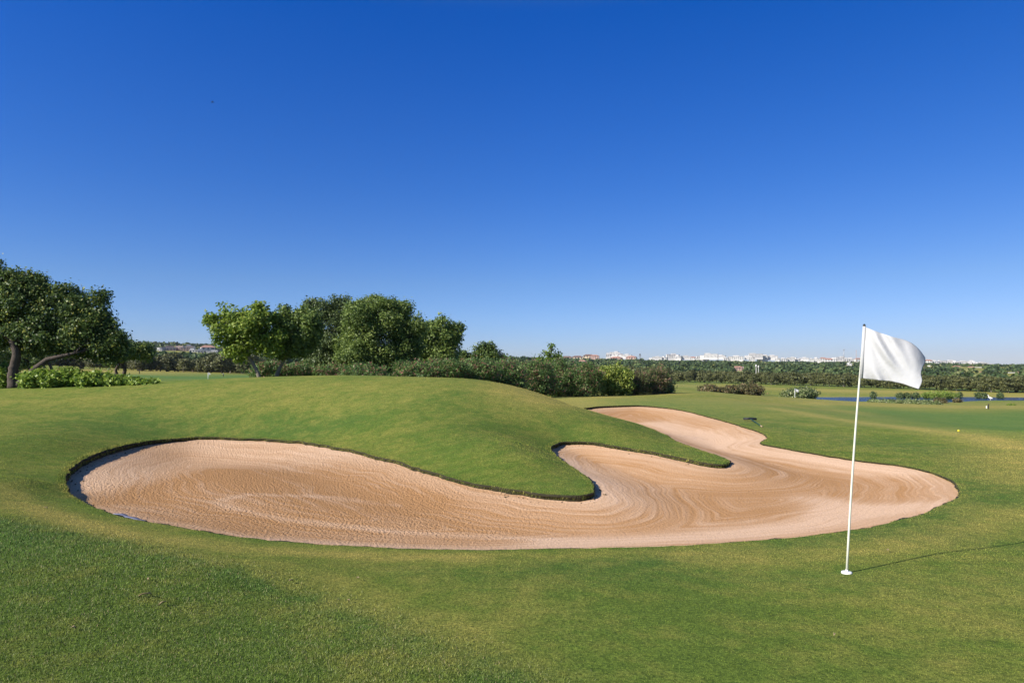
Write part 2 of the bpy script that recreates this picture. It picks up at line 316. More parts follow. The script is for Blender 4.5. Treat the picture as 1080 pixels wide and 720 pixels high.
def dpoly(x,y,poly,closed=True,val=None):
    """distance to a polyline; optional value interpolated along it"""
    x=np.asarray(x,float).ravel(); y=np.asarray(y,float).ravel()
    A=poly if closed else poly[:-1]; B=np.roll(poly,-1,0) if closed else poly[1:]
    best=np.full(len(x),1e9); bv=np.zeros(len(x))
    for k in range(len(A)):
        dx,dy=B[k]-A[k]; l2=dx*dx+dy*dy+1e-12
        t=np.clip(((x-A[k,0])*dx+(y-A[k,1])*dy)/l2,0,1)
        d=np.hypot(x-A[k,0]-t*dx,y-A[k,1]-t*dy); m=d<best; best[m]=d[m]
        if val is not None:
            v0=val[k]; v1=val[(k+1)%len(val)]; bv[m]=(v0+(v1-v0)*t)[m]
    return (best,bv) if val is not None else best
def zt(x,y):
    z=z_base(x,y); shp=z.shape; xr=np.broadcast_to(np.asarray(x,float),shp).ravel(); yr=np.broadcast_to(np.asarray(y,float),shp).ravel(); zr=z.ravel().copy()
    m=(yr>140)&(yr<230)&(xr>50)
    if m.any():
        ins=inpoly(xr[m],yr[m],POND); d=dpoly(xr[m],yr[m],POND); sd=np.where(ins,-d,d)
        tgt=WL+np.where(sd<0,np.clip(sd*.16,-.8,0),np.clip(sd*.05,0,.16)); w=np.clip(1-(sd-1)/14,0,1); w=w*w*(3-2*w)
        zr[m]=zr[m]*(1-w)+tgt*w
    return zr.reshape(shp)
def z1(x,y): return float(zt(np.array([x]),np.array([y]))[0])
DS=np.exp(np.linspace(math.log(2.6),math.log(3000),900))
def hit(px,py):
    k=(px-540)/F; s=(380-py)/F; z=zt(k*DS,DS); d=s*DS-z; i=np.argmax(d<0)
    if i==0: return None
    t=d[i-1]/(d[i-1]-d[i]); D=DS[i-1]+(DS[i]-DS[i-1])*t
    return (k*D,D,float(s*D))
def at(px,D,dz=0.): x=(px-540)/F*D; return Vector((x,D,z1(x,D)+dz))
# smooth outline
def catmull(Pn,step=.09):
    res=[]; m=len(Pn)
    for i in range(m):
        p0,p1,p2,p3=Pn[(i-1)%m],Pn[i],Pn[(i+1)%m],Pn[(i+2)%m]
        k=max(1,int(np.hypot(*(p2-p1)[:2])/step))
        for j in range(k):
            t=j/k; res.append(.5*((2*p1)+(-p0+p2)*t+(2*p0-5*p1+4*p2-p3)*t*t+(-p0+3*p1-3*p2+p3)*t**3))
    return np.array(res)
OC=catmull(O[:,[0,1,3]]); OL=np.where(OC[:,2]>.15,.085+(OC[:,2]-.15)*.30,OC[:,2]*.62); OC=OC[:,:2]
wob=np.interp(np.arange(len(OC)),np.arange(0,len(OC)+6,6),rng.normal(0,.012,len(np.arange(0,len(OC)+6,6))))
wob+=np.interp(np.arange(len(OC)),np.arange(0,len(OC)+2,2),rng.normal(0,.013,len(np.arange(0,len(OC)+2,2))))
nrm=np.roll(OC,-1,0)-np.roll(OC,1,0); nrm=np.stack([nrm[:,1],-nrm[:,0]],-1); nrm/=np.linalg.norm(nrm,axis=1)[:,None]
OC=OC+nrm*wob[:,None]
OCs=OC[::2]
print('outline',len(OC),time.time()-T0)
# points of the turf sheet
pts=[OC]
step=.21
gx,gy=np.meshgrid(np.arange(-17,17.01,step),np.arange(1.5,32,step)); gx=gx+rng.uniform(-.04,.04,gx.shape); gy=gy+rng.uniform(-.04,.04,gy.shape)
gx=gx.ravel(); gy=gy.ravel(); fov=np.abs(gx)<gy*.80+1.5; gx,gy=gx[fov],gy[fov]
dd=dpoly(gx,gy,OCs); ins=inpoly(gx,gy,OC)
k=(~ins)&(dd>.11); pts.append(np.stack([gx[k],gy[k]],-1))
dense=lambda x,y:(x>-17)&(x<17)&(y>1.5)&(y<32)&(np.abs(x)<y*.80+1.5)
rs=np.exp(np.arange(math.log(7),math.log(420),.0125)); th=np.arange(-.80,.80,.0125)
RR,TH=np.meshgrid(rs,th); X=RR*np.sin(TH); Y=RR*np.cos(TH)+CY; k=~dense(X,Y)&(RR>7.5); pts.append(np.stack([X[k],Y[k]],-1))
rs=np.exp(np.arange(math.log(425),math.log(3600),.035)); th=np.arange(-.80,.80,.02)
RR,TH=np.meshgrid(rs,th); X=RR*np.sin(TH); Y=RR*np.cos(TH)+CY; pts.append(np.stack([X.ravel(),Y.ravel()],-1))
rs=np.exp(np.arange(math.log(.8),math.log(3600),.12)); th=np.arange(.85,2*math.pi-.82,.07)
RR,TH=np.meshgrid(rs,th); X=RR*np.sin(TH); Y=RR*np.cos(TH)+CY; k=~dense(X,Y); pts.append(np.stack([X[k],Y[k]],-1))
PT=np.vstack(pts); nO=len(OC)
edges=[(i,(i+1)%nO) for i in range(nO)]
vs,es,fs,_,_,_=geometry.delaunay_2d_cdt([Vector(p) for p in PT.tolist()],edges,[],0,1e-6,False)
V=np.array([tuple(v) for v in vs]); Fa=np.array([f for f in fs if len(f)==3])
cen=V[Fa].mean(1); near=(cen[:,1]<31)&(np.abs(cen[:,0])<12)
rem=np.zeros(len(Fa),bool); rem[near]=inpoly(cen[near,0],cen[near,1],OC)
Fa=Fa[~rem]
Zv=zt(V[:,0],V[:,1])
print('turf cdt',len(V),len(Fa),time.time()-T0)
# --- colour of the grass as painted by mowing height, wear and watering (plan polylines found through the photo)
def stroke(pp,r,val,arr,x,y,D=None):
    q=[hit(a,b) for a,b in pp]; q=[c[:2] for c in q if c is not None]
    if not q: return
    q=np.array(q); 
    if len(q)==1: q=np.vstack([q,q+1e-3])
    d=dpoly(x,y,q,closed=False); arr+= val*np.exp(-(d/r)**2)
def paint(x,y):
    dry=np.full(len(x),.10); lush=np.full(len(x),.34); cool=np.zeros(len(x))
    S=lambda pp,r,v,a: stroke(pp,r,v,a,x,y)
    S([(0,515),(55,542),(130,562),(220,574),(300,581),(400,586),(500,587)],.30,.60,dry)
    S([(0,535),(100,560),(200,585),(330,610)],.35,.25,dry)
    S([(560,587),(700,583),(780,580)],.2,.25,dry)
    S([(740,590),(893,582),(1000,565),(1080,540)],.45,.42,dry)
    S([(1080,600),(1000,610),(1060,650)],.6,.2,dry)
    S([(820,431),(870,440),(950,450),(1030,460),(1080,472)],.75,.75,dry)
    S([(1080,480),(1100,500)],1.2,.6,dry)
    S([(860,424),(940,445),(1080,458)],1.0,.25,dry)
    S([(560,416),(640,417.5),(700,415)],1.6,.5,dry)
    S([(0,425),(150,418),(300,412),(430,410)],2.0,.12,dry)
    S([(350,640),(450,690),(560,640)],.5,.22,dry)
    S([(730,407),(760,406)],14,.6,dry); S([(860,412),(1080,416)],16,.55,dry); S([(990,428),(1080,428)],26,.55,dry)
    S([(60,392),(150,391),(290,392)],22,.7,dry)
    S([(740,419),(838,423)],20,.2,dry)
    line=[(0,548),(120,567),(250,602),(370,642),(480,685),(570,722)]
    S(line,.20,.55,lush)
    q=np.array([hit(a,b)[:2] for a,b in line]); poly=np.vstack([q,[(.3,0)],[(-8,0)],[(-14,7)]])
    inn=inpoly(x,y,poly); lush+=np.where(inn,.28,0); dry-=np.where(inn,.10,0)
    S([(815,450),(900,464),(1000,476),(1050,497),(1035,528),(960,556)],.85,.75,lush)
    S([(960,560),(850,572),(700,590),(560,596)],.28,.5,lush)
    S([(420,600),(560,612),(700,605),(840,612)],.35,.35,lush)
    S([(440,450),(560,480),(610,512)],1.1,.15,lush); S([(120,440),(300,440),(430,425),(540,430)],2.2,.3,lush); S([(600,455),(700,475),(745,486)],.8,.25,lush)
    S([(620,428),(700,426),(790,443)],1.4,.6,lush); S([(100,452),(200,450),(330,455)],1.0,.3,lush)
    S([(893,612),(1000,625),(1080,612)],.4,.25,lush)
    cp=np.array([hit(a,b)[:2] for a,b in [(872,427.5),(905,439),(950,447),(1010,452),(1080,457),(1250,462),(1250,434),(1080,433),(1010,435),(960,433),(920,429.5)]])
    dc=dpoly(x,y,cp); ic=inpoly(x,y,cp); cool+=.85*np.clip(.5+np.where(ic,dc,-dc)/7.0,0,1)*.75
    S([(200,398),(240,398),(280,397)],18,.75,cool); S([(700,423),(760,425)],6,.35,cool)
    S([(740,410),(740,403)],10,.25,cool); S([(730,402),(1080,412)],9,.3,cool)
    S([(0,560),(60,575)],.7,.3,cool)
    S([(760,424),(840,429),(880,433)],5,.35,dry); S([(850,419.5),(1080,419.5)],5,.4,dry); S([(1000,426),(1080,426)],20,.3,dry)
    S([(800,409),(1000,413)],7,.25,dry); S([(580,415),(560,417)],2,.2,dry); S([(120,386),(330,389)],18,.5,dry); S([(60,395),(110,394)],8,.4,cool)
    far=np.clip((np.hypot(x,y)-260)/200,0,1); dry+=far*.35
    return np.clip(dry,0,1.2),np.clip(lush,0,1.2),np.clip(cool,0,.9)
dry,lush,cool=paint(V[:,0],V[:,1])
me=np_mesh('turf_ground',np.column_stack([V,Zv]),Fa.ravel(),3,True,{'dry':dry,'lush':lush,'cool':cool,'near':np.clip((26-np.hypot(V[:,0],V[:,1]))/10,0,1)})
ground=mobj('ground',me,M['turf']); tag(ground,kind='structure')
# make sure normals point up
me.calc_loop_triangles()
if me.polygons[0].normal.z<0: me.flip_normals()
# --- sand
def z_sand(x,y,d,lip):
    t=np.clip(d/1.6,0,1); t=t*t*(3-2*t)
    w=np.exp(-(d/.55)**1.5)
    return zt(x,y)-(lip*w+.10*(1-w))-.10*t
gx,gy=np.meshgrid(np.arange(-9,9,.13),np.arange(6,30,.13)); gx=(gx+rng.uniform(-.03,.03,gx.shape)).ravel(); gy=(gy+rng.uniform(-.03,.03,gy.shape)).ravel()
k=inpoly(gx,gy,OC); gx,gy=gx[k],gy[k]; dd=dpoly(gx,gy,OCs); k=dd>.07; gx,gy=gx[k],gy[k]
# the sand runs 4 cm under the turf rim
SP=np.vstack([OC+nrm*0,np.stack([gx,gy],-1)])
vs,es,fs,_,_,_=geometry.delaunay_2d_cdt([Vector(p) for p in SP.tolist()],edges,[],1,1e-6,False)
SV=np.array([tuple(v) for v in vs]); SF=np.array([f for f in fs if len(f)==3])
sc=SV[SF].mean(1); SF=SF[inpoly(sc[:,0],sc[:,1],OC)]
dS,lS=dpoly(SV[:,0],SV[:,1],OC,val=OL)
zs=z_sand(SV[:,0],SV[:,1],dS,lS)
# second outline point ring uses same lip
pale=np.full(len(SV),.12)
def S2(pp,r,v):
    q=np.array([hit(a,b)[:2] for a,b in pp]); 
    d=dpoly(SV[:,0],SV[:,1],q,closed=False); global pale; pale+=v*np.exp(-(d/r)**2)
pale+=.45*np.exp(-(dS/.55)**2)
S2([(110,500),(150,485),(220,472),(320,478)],1.1,.5); S2([(600,562),(500,572),(300,562)],.35,.3)
S2([(690,440),(740,455),(800,470),(870,480),(950,492)],.7,.8); S2([(740,450),(800,468)],.9,.4)
S2([(600,560),(700,555),(800,548),(860,540),(900,525)],.42,1.0); S2([(870,515),(900,530),(960,528)],.45,.8)
S2([(590,480),(620,490),(640,515)],.7,.5); S2([(620,556),(420,545),(300,532),(245,521),(230,514),(262,508),(350,511),(420,520)],.11,.55); S2([(440,520),(330,494),(230,488),(150,505),(130,520)],.5,-.35)
rakeA=np.clip(1.0-.6*np.exp(-(dS/.4)**2),0,1)
me=np_mesh('sand_sheet',np.column_stack([SV,zs]),SF.ravel(),3,True,{'edge':dS,'pale':np.clip(pale,0,1),'rake':rakeA,'lump':np.clip(.5-(SV[:,0]+.5)/3.0,0,1)})
if me.polygons[0].normal.z<0: me.flip_normals()
sand=mobj('sand',me,M['sand']); tag(sand,kind='structure')
# --- turf lip : rolled edge from the grass sheet down to the sand
zO=zt(OC[:,0],OC[:,1]); rows=[]
# outline orientation: find inward normal
test=OC+nrm*.05; sgn=1 if inpoly(test[:,0],test[:,1],OC).mean()>.5 else -1
inw=nrm*sgn
profile=[(-.0,0.0),(.020,-.010),(.026,-.04),(.004,-.5),(.002,-1.0),(.002,-1.5)]
for off,dz in profile:
    j=rng.normal(0,.012,len(OC)) if off>0 else 0
    zz=zO+ (dz if abs(dz)<.06 else dz*OL) ; 
    if abs(dz)<.06: zz=zO+dz*np.minimum(1,OL/.12)
    p=OC+inw*(off+j)[:,None] if off>0 else OC
    rows.append(np.column_stack([p,zz]))
Vl=np.vstack(rows); ff=[]
for r in range(len(rows)-1):
    a=r*nO; b=(r+1)*nO; i=np.arange(nO); j=(i+1)%nO
    ff.append(np.stack([a+i,a+j,b+j,b+i],-1))
me=np_mesh('bunker_lip',Vl,np.vstack(ff).ravel(),4,True)
lip=mobj('bunker_edge',me,M['lip']); tag(lip,kind='structure')
print('sand',len(SV),time.time()-T0)
# crumbs of soil and turf fallen on to the sand under the lip
nC=900; ic=rng.integers(0,nO,nC); wgt=OL[ic]>.07; ic=ic[wgt]; nC=len(ic); dd_=.05+np.abs(rng.normal(0,.10,nC)); pc_=OC[ic]+inw[ic]*dd_[:,None]
okc=inpoly(pc_[:,0],pc_[:,1],OC); pc_=pc_[okc]; ic=ic[okc]; dcl,lcl=dpoly(pc_[:,0],pc_[:,1],OC,val=OL); zc_=z_sand(pc_[:,0],pc_[:,1],dcl,lcl)
octa=np.array([(1,0,0),(-1,0,0),(0,1,0),(0,-1,0),(0,0,1),(0,0,-1)],float); of=np.array([(0,2,4),(2,1,4),(1,3,4),(3,0,4),(2,0,5),(1,2,5),(3,1,5),(0,3,5)])
sz=rng.gamma(2.0,.0030,len(pc_))+.003; Vc=(octa[None]*rng.uniform(.6,1.4,(len(pc_),6,1)))*sz[:,None,None]; Vc+=np.column_stack([pc_,zc_+sz*.4])[:,None,:]
me=np_mesh('soil_crumbs',Vc.reshape(-1,3),(of[None]+np.arange(len(pc_))[:,None,None]*6).ravel(),3,False)
M['crumb']=simple('dry_crumb',(.13,.095,.05),.95,22,.5)
tag(mobj('soil_crumbs',me,M['crumb']),'dark crumbs of soil and turf fallen on the sand below the bunker rim','soil crumbs',kind='stuff')
# --- water
me=bpy.data.meshes.new('water'); me.from_pydata([(float(a),float(b),WL) for a,b in [(55,150),(240,150),(260,215),(55,215)]],[],[(0,1,2,3)])
water=mobj('pond_water',me,M['water']); tag(water,kind='structure')
# ------------------------------------------------------------------ grass blades close to the camera
def blades(x,y,z,ln,wd,lean,attrs,up=(0,0,1)):
    n=len(x); a=rng.uniform(0,2*math.pi,n); l=rng.uniform(0,2*math.pi,n)
    t=np.stack([np.cos(a),np.sin(a),np.zeros(n)],-1)*wd[:,None]*.5
    tip=np.stack([np.cos(l)*lean*ln,np.sin(l)*lean*ln,np.sqrt(np.clip(1-lean**2,.05,1))*ln],-1)
    b=np.stack([x,y,z],-1); Vb=np.stack([b-t,b+t,b+tip],1).reshape(-1,3)
    at_={k:np.repeat(v,3) for k,v in attrs.items()}
    return Vb,at_
NB=800000
D=2.7*np.exp(2.25*(1-np.sqrt(1-rng.random(NB)))) if False else 2.7*np.exp(2.1*rng.random(NB)**1.25); X=rng.uniform(-.82,.82,NB)*(D+.3); Yb=D
k=~inpoly(X,Yb,OC); X,Yb=X[k],Yb[k]
k2=(dpoly(X,Yb,OCs)>.0); n=len(X)
tri=bpy.data.meshes # noqa
Zb=zt(X,Yb); dr,lu,co=paint(X,Yb)
s=np.clip(Yb/4,.7,3.2)
rough_poly=lu>.55
rl=[(0,548),(120,567),(250,602),(370,642),(480,685),(570,722)]
rp=np.array([hit(a,b)[:2] for a,b in rl]); rpoly=np.vstack([rp,[(.3,0)],[(-8,0)],[(-14,7)]])
rin=inpoly(X,Yb,rpoly); rd=dpoly(X,Yb,rp,closed=False); rgh=(rng.random(n)<np.clip(.5+np.where(rin,rd,-rd)/.7,0,1)).astype(float)
ln=(.010+.010*rng.random(n))*(.58+.62*rgh)*s**.55; wd=.0030*s*(.7+.6*rng.random(n))*(1+.45*rgh)
Vb,ab=blades(X,Yb,Zb-.003,ln,wd,rng.uniform(.15,.93,n),{'dry':dr,'lush':lu,'cool':co,'v':.5+(rng.random(n)-.5)*np.where(rgh>0,1.0,.82)+.02,'rough':rgh})
# fringe of longer grass round the bunker rim
m=60 
idx=np.repeat(np.arange(nO),m); q=OC[idx]+(np.roll(OC,-1,0)-OC)[idx]*rng.random(len(idx))[:,None]
dist=np.hypot(q[:,0],q[:,1]); keep=rng.random(len(idx))<np.clip(16/dist,.3,1); idx=idx[keep]; q=q[keep]; dist=dist[keep]
off=rng.uniform(-.10,.016,len(idx)); q=q+inw[idx]*off[:,None]; zq=zt(q[:,0],q[:,1]); n2=len(q)
ln2=(.015+.035*rng.random(n2))*np.clip(OL[idx]/.10,.5,1.3); wd2=.0035*np.clip(dist/5,1,3.5)
V2,a2=blades(q[:,0],q[:,1],zq-.006,ln2,wd2,rng.uniform(0,.8,n2),{'dry':rng.uniform(.1,.6,n2),'lush':rng.uniform(.5,1.1,n2),'cool':np.zeros(n2),'v':rng.random(n2)**1.6*.95,'rough':np.zeros(n2)})
# hanging blades and roots over the lip
tipdown=rng.random(n2)<.55
V2=V2.reshape(-1,3,3); hang=np.clip(rng.uniform(.2,1.05,n2)*OL[idx],.01,.13)
V2[tipdown,2,0]=q[tipdown,0]+inw[idx][tipdown,0]*(-off[tipdown]+.035); V2[tipdown,2,1]=q[tipdown,1]+inw[idx][tipdown,1]*(-off[tipdown]+.035)
V2[tipdown,2,2]=zq[tipdown]-hang[tipdown]; V2=V2.reshape(-1,3)
Vall=np.vstack([Vb,V2]); att={k:np.concatenate([ab[k],a2[k]]) for k in ab}
me=np_mesh('grass_blades',Vall,np.arange(len(Vall)),3,False,att)
g=mobj('grass',me,M['blade']); tag(g,'short mown green grass covering the foreground and fringing the bunker rim','grass',kind='stuff')
print('blades',len(Vall)//3,time.time()-T0)
#%%VEG
# ------------------------------------------------------------------ FOLIAGE
def norm(a): return a/(np.linalg.norm(a,axis=-1,keepdims=True)+1e-9)
def leaf_cloud(cen,out,rad,k,L_,W_,upb=.35,outb=.7,flat=.6,vbase=.5,vc=.3,vl=.45,g=rng,droop=0):
    """k leaf quads round each twig centre"""
    n=len(cen); c=np.repeat(cen,k,0); o=np.repeat(out,k,0); m=n*k
    p=c+g.normal(0,1,(m,3))*(np.repeat(rad,k)[:,None] if hasattr(rad,'__len__') else rad)*[1,1,.8]
    nn=norm(o*outb+g.normal(0,flat,(m,3))+[0,0,upb]); t=norm(np.cross(nn,g.normal(0,1,(m,3)))); b=np.cross(nn,t)
    s=g.uniform(.65,1.3,m)[:,None]
    a=p-t*L_*.5*s; d=p+t*L_*.5*s+[0,0,-droop*L_]; e=p+b*W_*.5*s+t*.08*L_; f=p-b*W_*.5*s+t*.08*L_
    Vv=np.stack([a,e,d,f],1).reshape(-1,3)
    v=np.clip(vbase+np.repeat(g.normal(0,vc*.5,n),k)+g.normal(0,vl*.5,m),0,1)
    return Vv,np.repeat(v,4)
def crown_pts(blobs,n,g=rng,inner=.25,spike=.08,lo=.0):
    """twig centres through the volume of overlapping ellipsoids (cx,cy,cz,rx,ry,rz)"""
    B=np.array(blobs,float); wgt=(B[:,3]*B[:,4]+B[:,4]*B[:,5]+B[:,3]*B[:,5]); wgt/=wgt.sum()
    i=g.choice(len(B),n*3,p=wgt); d=norm(g.normal(0,1,(n*3,3)))
    u=g.random(n*3); r=np.where(u<inner,g.uniform(.35,.78,n*3),np.where(u>1-spike,g.uniform(1.0,1.24,n*3),g.uniform(.78,1.02,n*3)))
    # lumpy surface
    r*=1+.13*np.sin(d[:,0]*5+i*1.7)*np.cos(d[:,1]*4+i)+.10*np.sin(d[:,2]*7+i*2.3)
    p=B[i,:3]+d*r[:,None]*B[i,3:6]
    # drop those well inside another blob
    q=((p[:,None,:]-B[None,:,:3])/B[None,:,3:6]); dist=np.linalg.norm(q,axis=2); inside=(dist<.62).sum(1)>0
    keep=(~inside)|(g.random(len(p))<.12); keep&=p[:,2]>lo
    p=p[keep][:n]; d=d[keep][:n]; cc=np.average(B[:,:3],0,wgt); o=norm(d+norm(p-cc)*.6)
    return p,o
def lumps(blobs,g,m=8):
    out=[]
    for b in blobs:
        out.append((b[0],b[1],b[2],b[3]*.74,b[4]*.74,b[5]*.74))
        for _ in range(m):
            d=g.normal(0,1,3); d/=np.linalg.norm(d); f=g.uniform(.20,.42); a=g.uniform(.70,.98)
            out.append((b[0]+d[0]*b[3]*a,b[1]+d[1]*b[4]*a,b[2]+d[2]*b[5]*a,b[3]*f,b[4]*f,b[5]*f*.9))
    return out
def foliage(name,mat,parent,blobs,n,k,rad,L_,W_,**kw):
    g=kw.pop('g',rng)
    if kw.pop('lumpy',False): blobs=lumps(blobs,g)
    ck={a:kw.pop(a) for a in ('inner','spike','lo') if a in kw}
    p,o=crown_pts(blobs,n,g,**ck); V_,v_=leaf_cloud(p,o,rad,k,L_,W_,g=g,**kw)
    me=np_mesh(name,V_,np.arange(len(V_)),4,False,{'v':v_}); return mobj(name,me,mat,parent)
def limb(mb,p0,p1,r0,r1,bend=.12,n=6,k=7):
    p0=Vector(p0); p1=Vector(p1); pts=[]; rs=[]; Ln=(p1-p0).length
    off=Vector((random.uniform(-1,1),random.uniform(-1,1),random.uniform(-.3,.6)))*bend*Ln
    for i in range(n):
        t=i/(n-1); q=p0.lerp(p1,t)+off*math.sin(math.pi*t)+Vector((random.uniform(-1,1),random.uniform(-1,1),0))*.02*Ln*(0<i<n-1)
        pts.append(q); rs.append(r0+(r1-r0)*t)
    mb.tube(pts,rs,k)
def spread(t,blobs,base,r):
    for b in blobs:
        c=Vector(b[:3]); limb(t,base,c,r*.55,r*.12); 
        for _ in range(3):
            e=c+Vector((random.uniform(-1,1)*b[3],random.uniform(-1,1)*b[4],random.uniform(-.2,1)*b[5]))*.8
            limb(t,Vector(base).lerp(c,.7),e,r*.2,r*.05,n=4,k=5)
def px_blobs(spec,D,base):
    """(px,py,rx_px,rz_px[,dy]) seen at depth D -> local ellipsoids about base"""
    out=[]
    for s in spec:
        px,py,rx,rz=s[:4]; dy=s[4] if len(s)>4 else 0; d=D+dy
        out.append(((px-540)/F*d-base[0],d-base[1],(380-py)/F*d-base[2],rx/F*d,(s[5] if len(s)>5 else max(rx,rz)/F*d*.9),rz/F*d))
    return out
# --- big carob tree at the left edge
def tree(name,label,cat,px,D,spec,leafmat,bark,n,k,rad,L_,W_,trunks,group=None,base_py=None,**kw):
    b=at(px,D); e=empty(name,b,label,cat,group)
    bl=px_blobs(spec,D,b); fy=kw.pop('flat_y',1.0); bl=[(q[0],q[1]+(.5 if fy<1 else 0),q[2],q[3],q[4]*fy,q[5]) for q in bl]
    t=MB()
    for tr in trunks:   # list of (px,py,r_m[,dy])
        pts=[((q[0]-540)/F*(D+(q[3] if len(q)>3 else 0))-b[0],(q[3] if len(q)>3 else 0),(380-q[1])/F*D-b[2]) for q in tr]
        # refine
        P2=[];R2=[]
        for i in range(len(pts)-1):
            for j in range(4):
                s=j/4; P2.append(Vector(pts[i]).lerp(Vector(pts[i+1]),s)+Vector((random.uniform(-1,1),random.uniform(-1,1),0))*.12*tr[i][2]); R2.append(tr[i][2]*(1-s)+tr[i+1][2]*s)
        P2.append(Vector(pts[-1])); R2.append(tr[-1][2]); t.tube(P2,R2,9)
        top=P2[-1]
        near=sorted(bl,key=lambda q:(Vector(q[:3])-top).length)[:max(2,len(bl)//len(trunks))]
        spread(t,near,top,tr[-1][2])
    t.build('trunk',M[bark],e,True)
    kw.setdefault('lumpy',True); foliage('crown',M[leafmat],e,bl,n,k,rad,L_,W_,**kw)
    return e
tree('carob_tree','large dark carob tree with forked trunk at the left edge of the photo','tree',16,23.7,
 [(5,316,40,28),(-40,322,40,32),(45,335,34,26),(82,347,34,24),(30,356,44,15),(-25,356,46,17),(90,332,17,18),(104,345,14,16),(62,364,30,11),(98,364,22,12),(70,318,12,12,.3),(112,360,12,13),(104,372,20,9,.3),(22,296,20,14),(-20,290,24,16),(60,308,16,12),(96,312,10,9)],
 'carob','bark',3600,24,.12,.10,.06,
 [[(15,409,.20),(14,398,.165),(15,385,.15),(18,372,.13),(12,358,.10)],[(17,408,.15),(25,400,.12),(38,388,.10),(50,379,.085),(62,376,.07),(80,372,.04)]],inner=.35,spike=.13,vc=.5,vl=.5,flat_y=.62)
tree('carob_tree','small gnarled tree with bare twisted stems, right of the large forked carob','tree',128,33,
 [(132,368,18,9),(120,372,16,9,-.5),(146,372,14,9),(112,374,14,10,.4),(155,377,6,5)],'carob','bark',420,18,.12,.12,.08,
 [[(130,398,.10),(132,390,.08),(128,384,.07),(134,376,.05)],[(124,398,.08),(122,390,.06),(126,383,.05)]],inner=.3,spike=.15,vbase=.62)
tree('carob_tree','slim dark tree half hidden behind the trunk of the large forked carob','tree',35,42,
 [(30,378,16,12),(22,372,14,12),(45,374,16,10),(-5,372,22,12)],'olive','bark',420,16,.14,.14,.09,
 [[(52,400,.10),(55,390,.09),(50,380,.06)],[(34,398,.10),(30,386,.08)],[(3,400,.12),(2,388,.09)]])
# --- middle group
tree('fig_tree','bright green loose-crowned tree with slanting pale-footed trunk, first of the middle group','tree',273,30,
 [(262,350,26,24),(240,352,18,18),(282,348,20,20),(225,338,9,8),(244,332,12,12),(268,336,20,11),(252,372,16,10),(286,362,14,14),(221,336,5,4),(276,326,7,6)],
 'fig','pale_bark',950,15,.12,.14,.09,[[(274,399,.09),(270,389,.08),(262,376,.07),(258,362,.05)]],inner=.25,spike=.16,vc=.35)
tree('carob_tree','narrow upright dark tree with a short pale trunk, right of the bright green tree','tree',292,31,
 [(310,350,16,22),(300,338,12,14),(318,336,12,12),(304,368,16,12),(322,360,14,18),(330,345,10,18)],'round','pale_bark',1000,17,.12,.13,.08,[[(291,401,.10),(293,392,.08),(299,380,.07),(303,370,.05)]],spike=.14,vbase=.45)
tree('olive_tree','dark grey-green tree with feathery top shoots, behind the narrow upright tree','tree',350,37,
 [(345,345,24,26),(362,335,16,18),(340,328,14,11),(330,325,9,9),(352,321,8,7),(364,319,7,6),(350,372,26,18),(328,368,16,16)],'olive','bark',1600,17,.14,.13,.07,[[(348,401,.14),(350,385,.11),(352,365,.08)]],spike=.18)
tree('rounded_tree','tallest round dense tree of the middle group, mid green','tree',400,35,
 [(400,352,38,34),(388,335,24,20),(412,334,24,18),(432,356,18,26),(378,364,22,26),(404,322,22,9),(425,374,20,20),(392,380,28,17)],'round','bark',3600,24,.13,.105,.065,[[(412,402,.17),(410,385,.14),(405,368,.09)],[(416,402,.08),(424,386,.07),(430,370,.05)]],vc=.45,vl=.5)
tree('rounded_tree','lighter round tree at the right shoulder of the grove, lower than its neighbour','tree',460,41,
 [(456,358,22,24),(470,350,14,18),(474,368,13,20),(446,350,14,14),(462,382,22,14),(440,372,14,20)],'round','bark',1700,17,.15,.14,.09,[[(458,402,.13),(457,385,.1)],[(463,402,.09),(466,385,.06)]],vbase=.62)
tree('rounded_tree','low round tree rising behind the reddish hedge, right of the grove','tree',514,52,
 [(514,375,13,11),(525,376,9,8),(503,378,9,8),(510,368,8,6),(490,378,8,8),(520,384,14,8)],'carob','bark',850,14,.14,.16,.10,[[(512,404,.12),(513,385,.08)]],vbase=.6)
tree('sapling','thin young tree with a sparse pointed top poking out of the hedge','tree',582,43,
 [(581,367,3,5),(576,374,5,4),(587,374,5,5),(582,380,7,6),(573,384,8,6),(590,386,8,6)],'fig','bark',130,12,.10,.15,.08,[[(582,414,.05),(581,392,.04),(581,366,.02)]],spike=.2,vbase=.3)
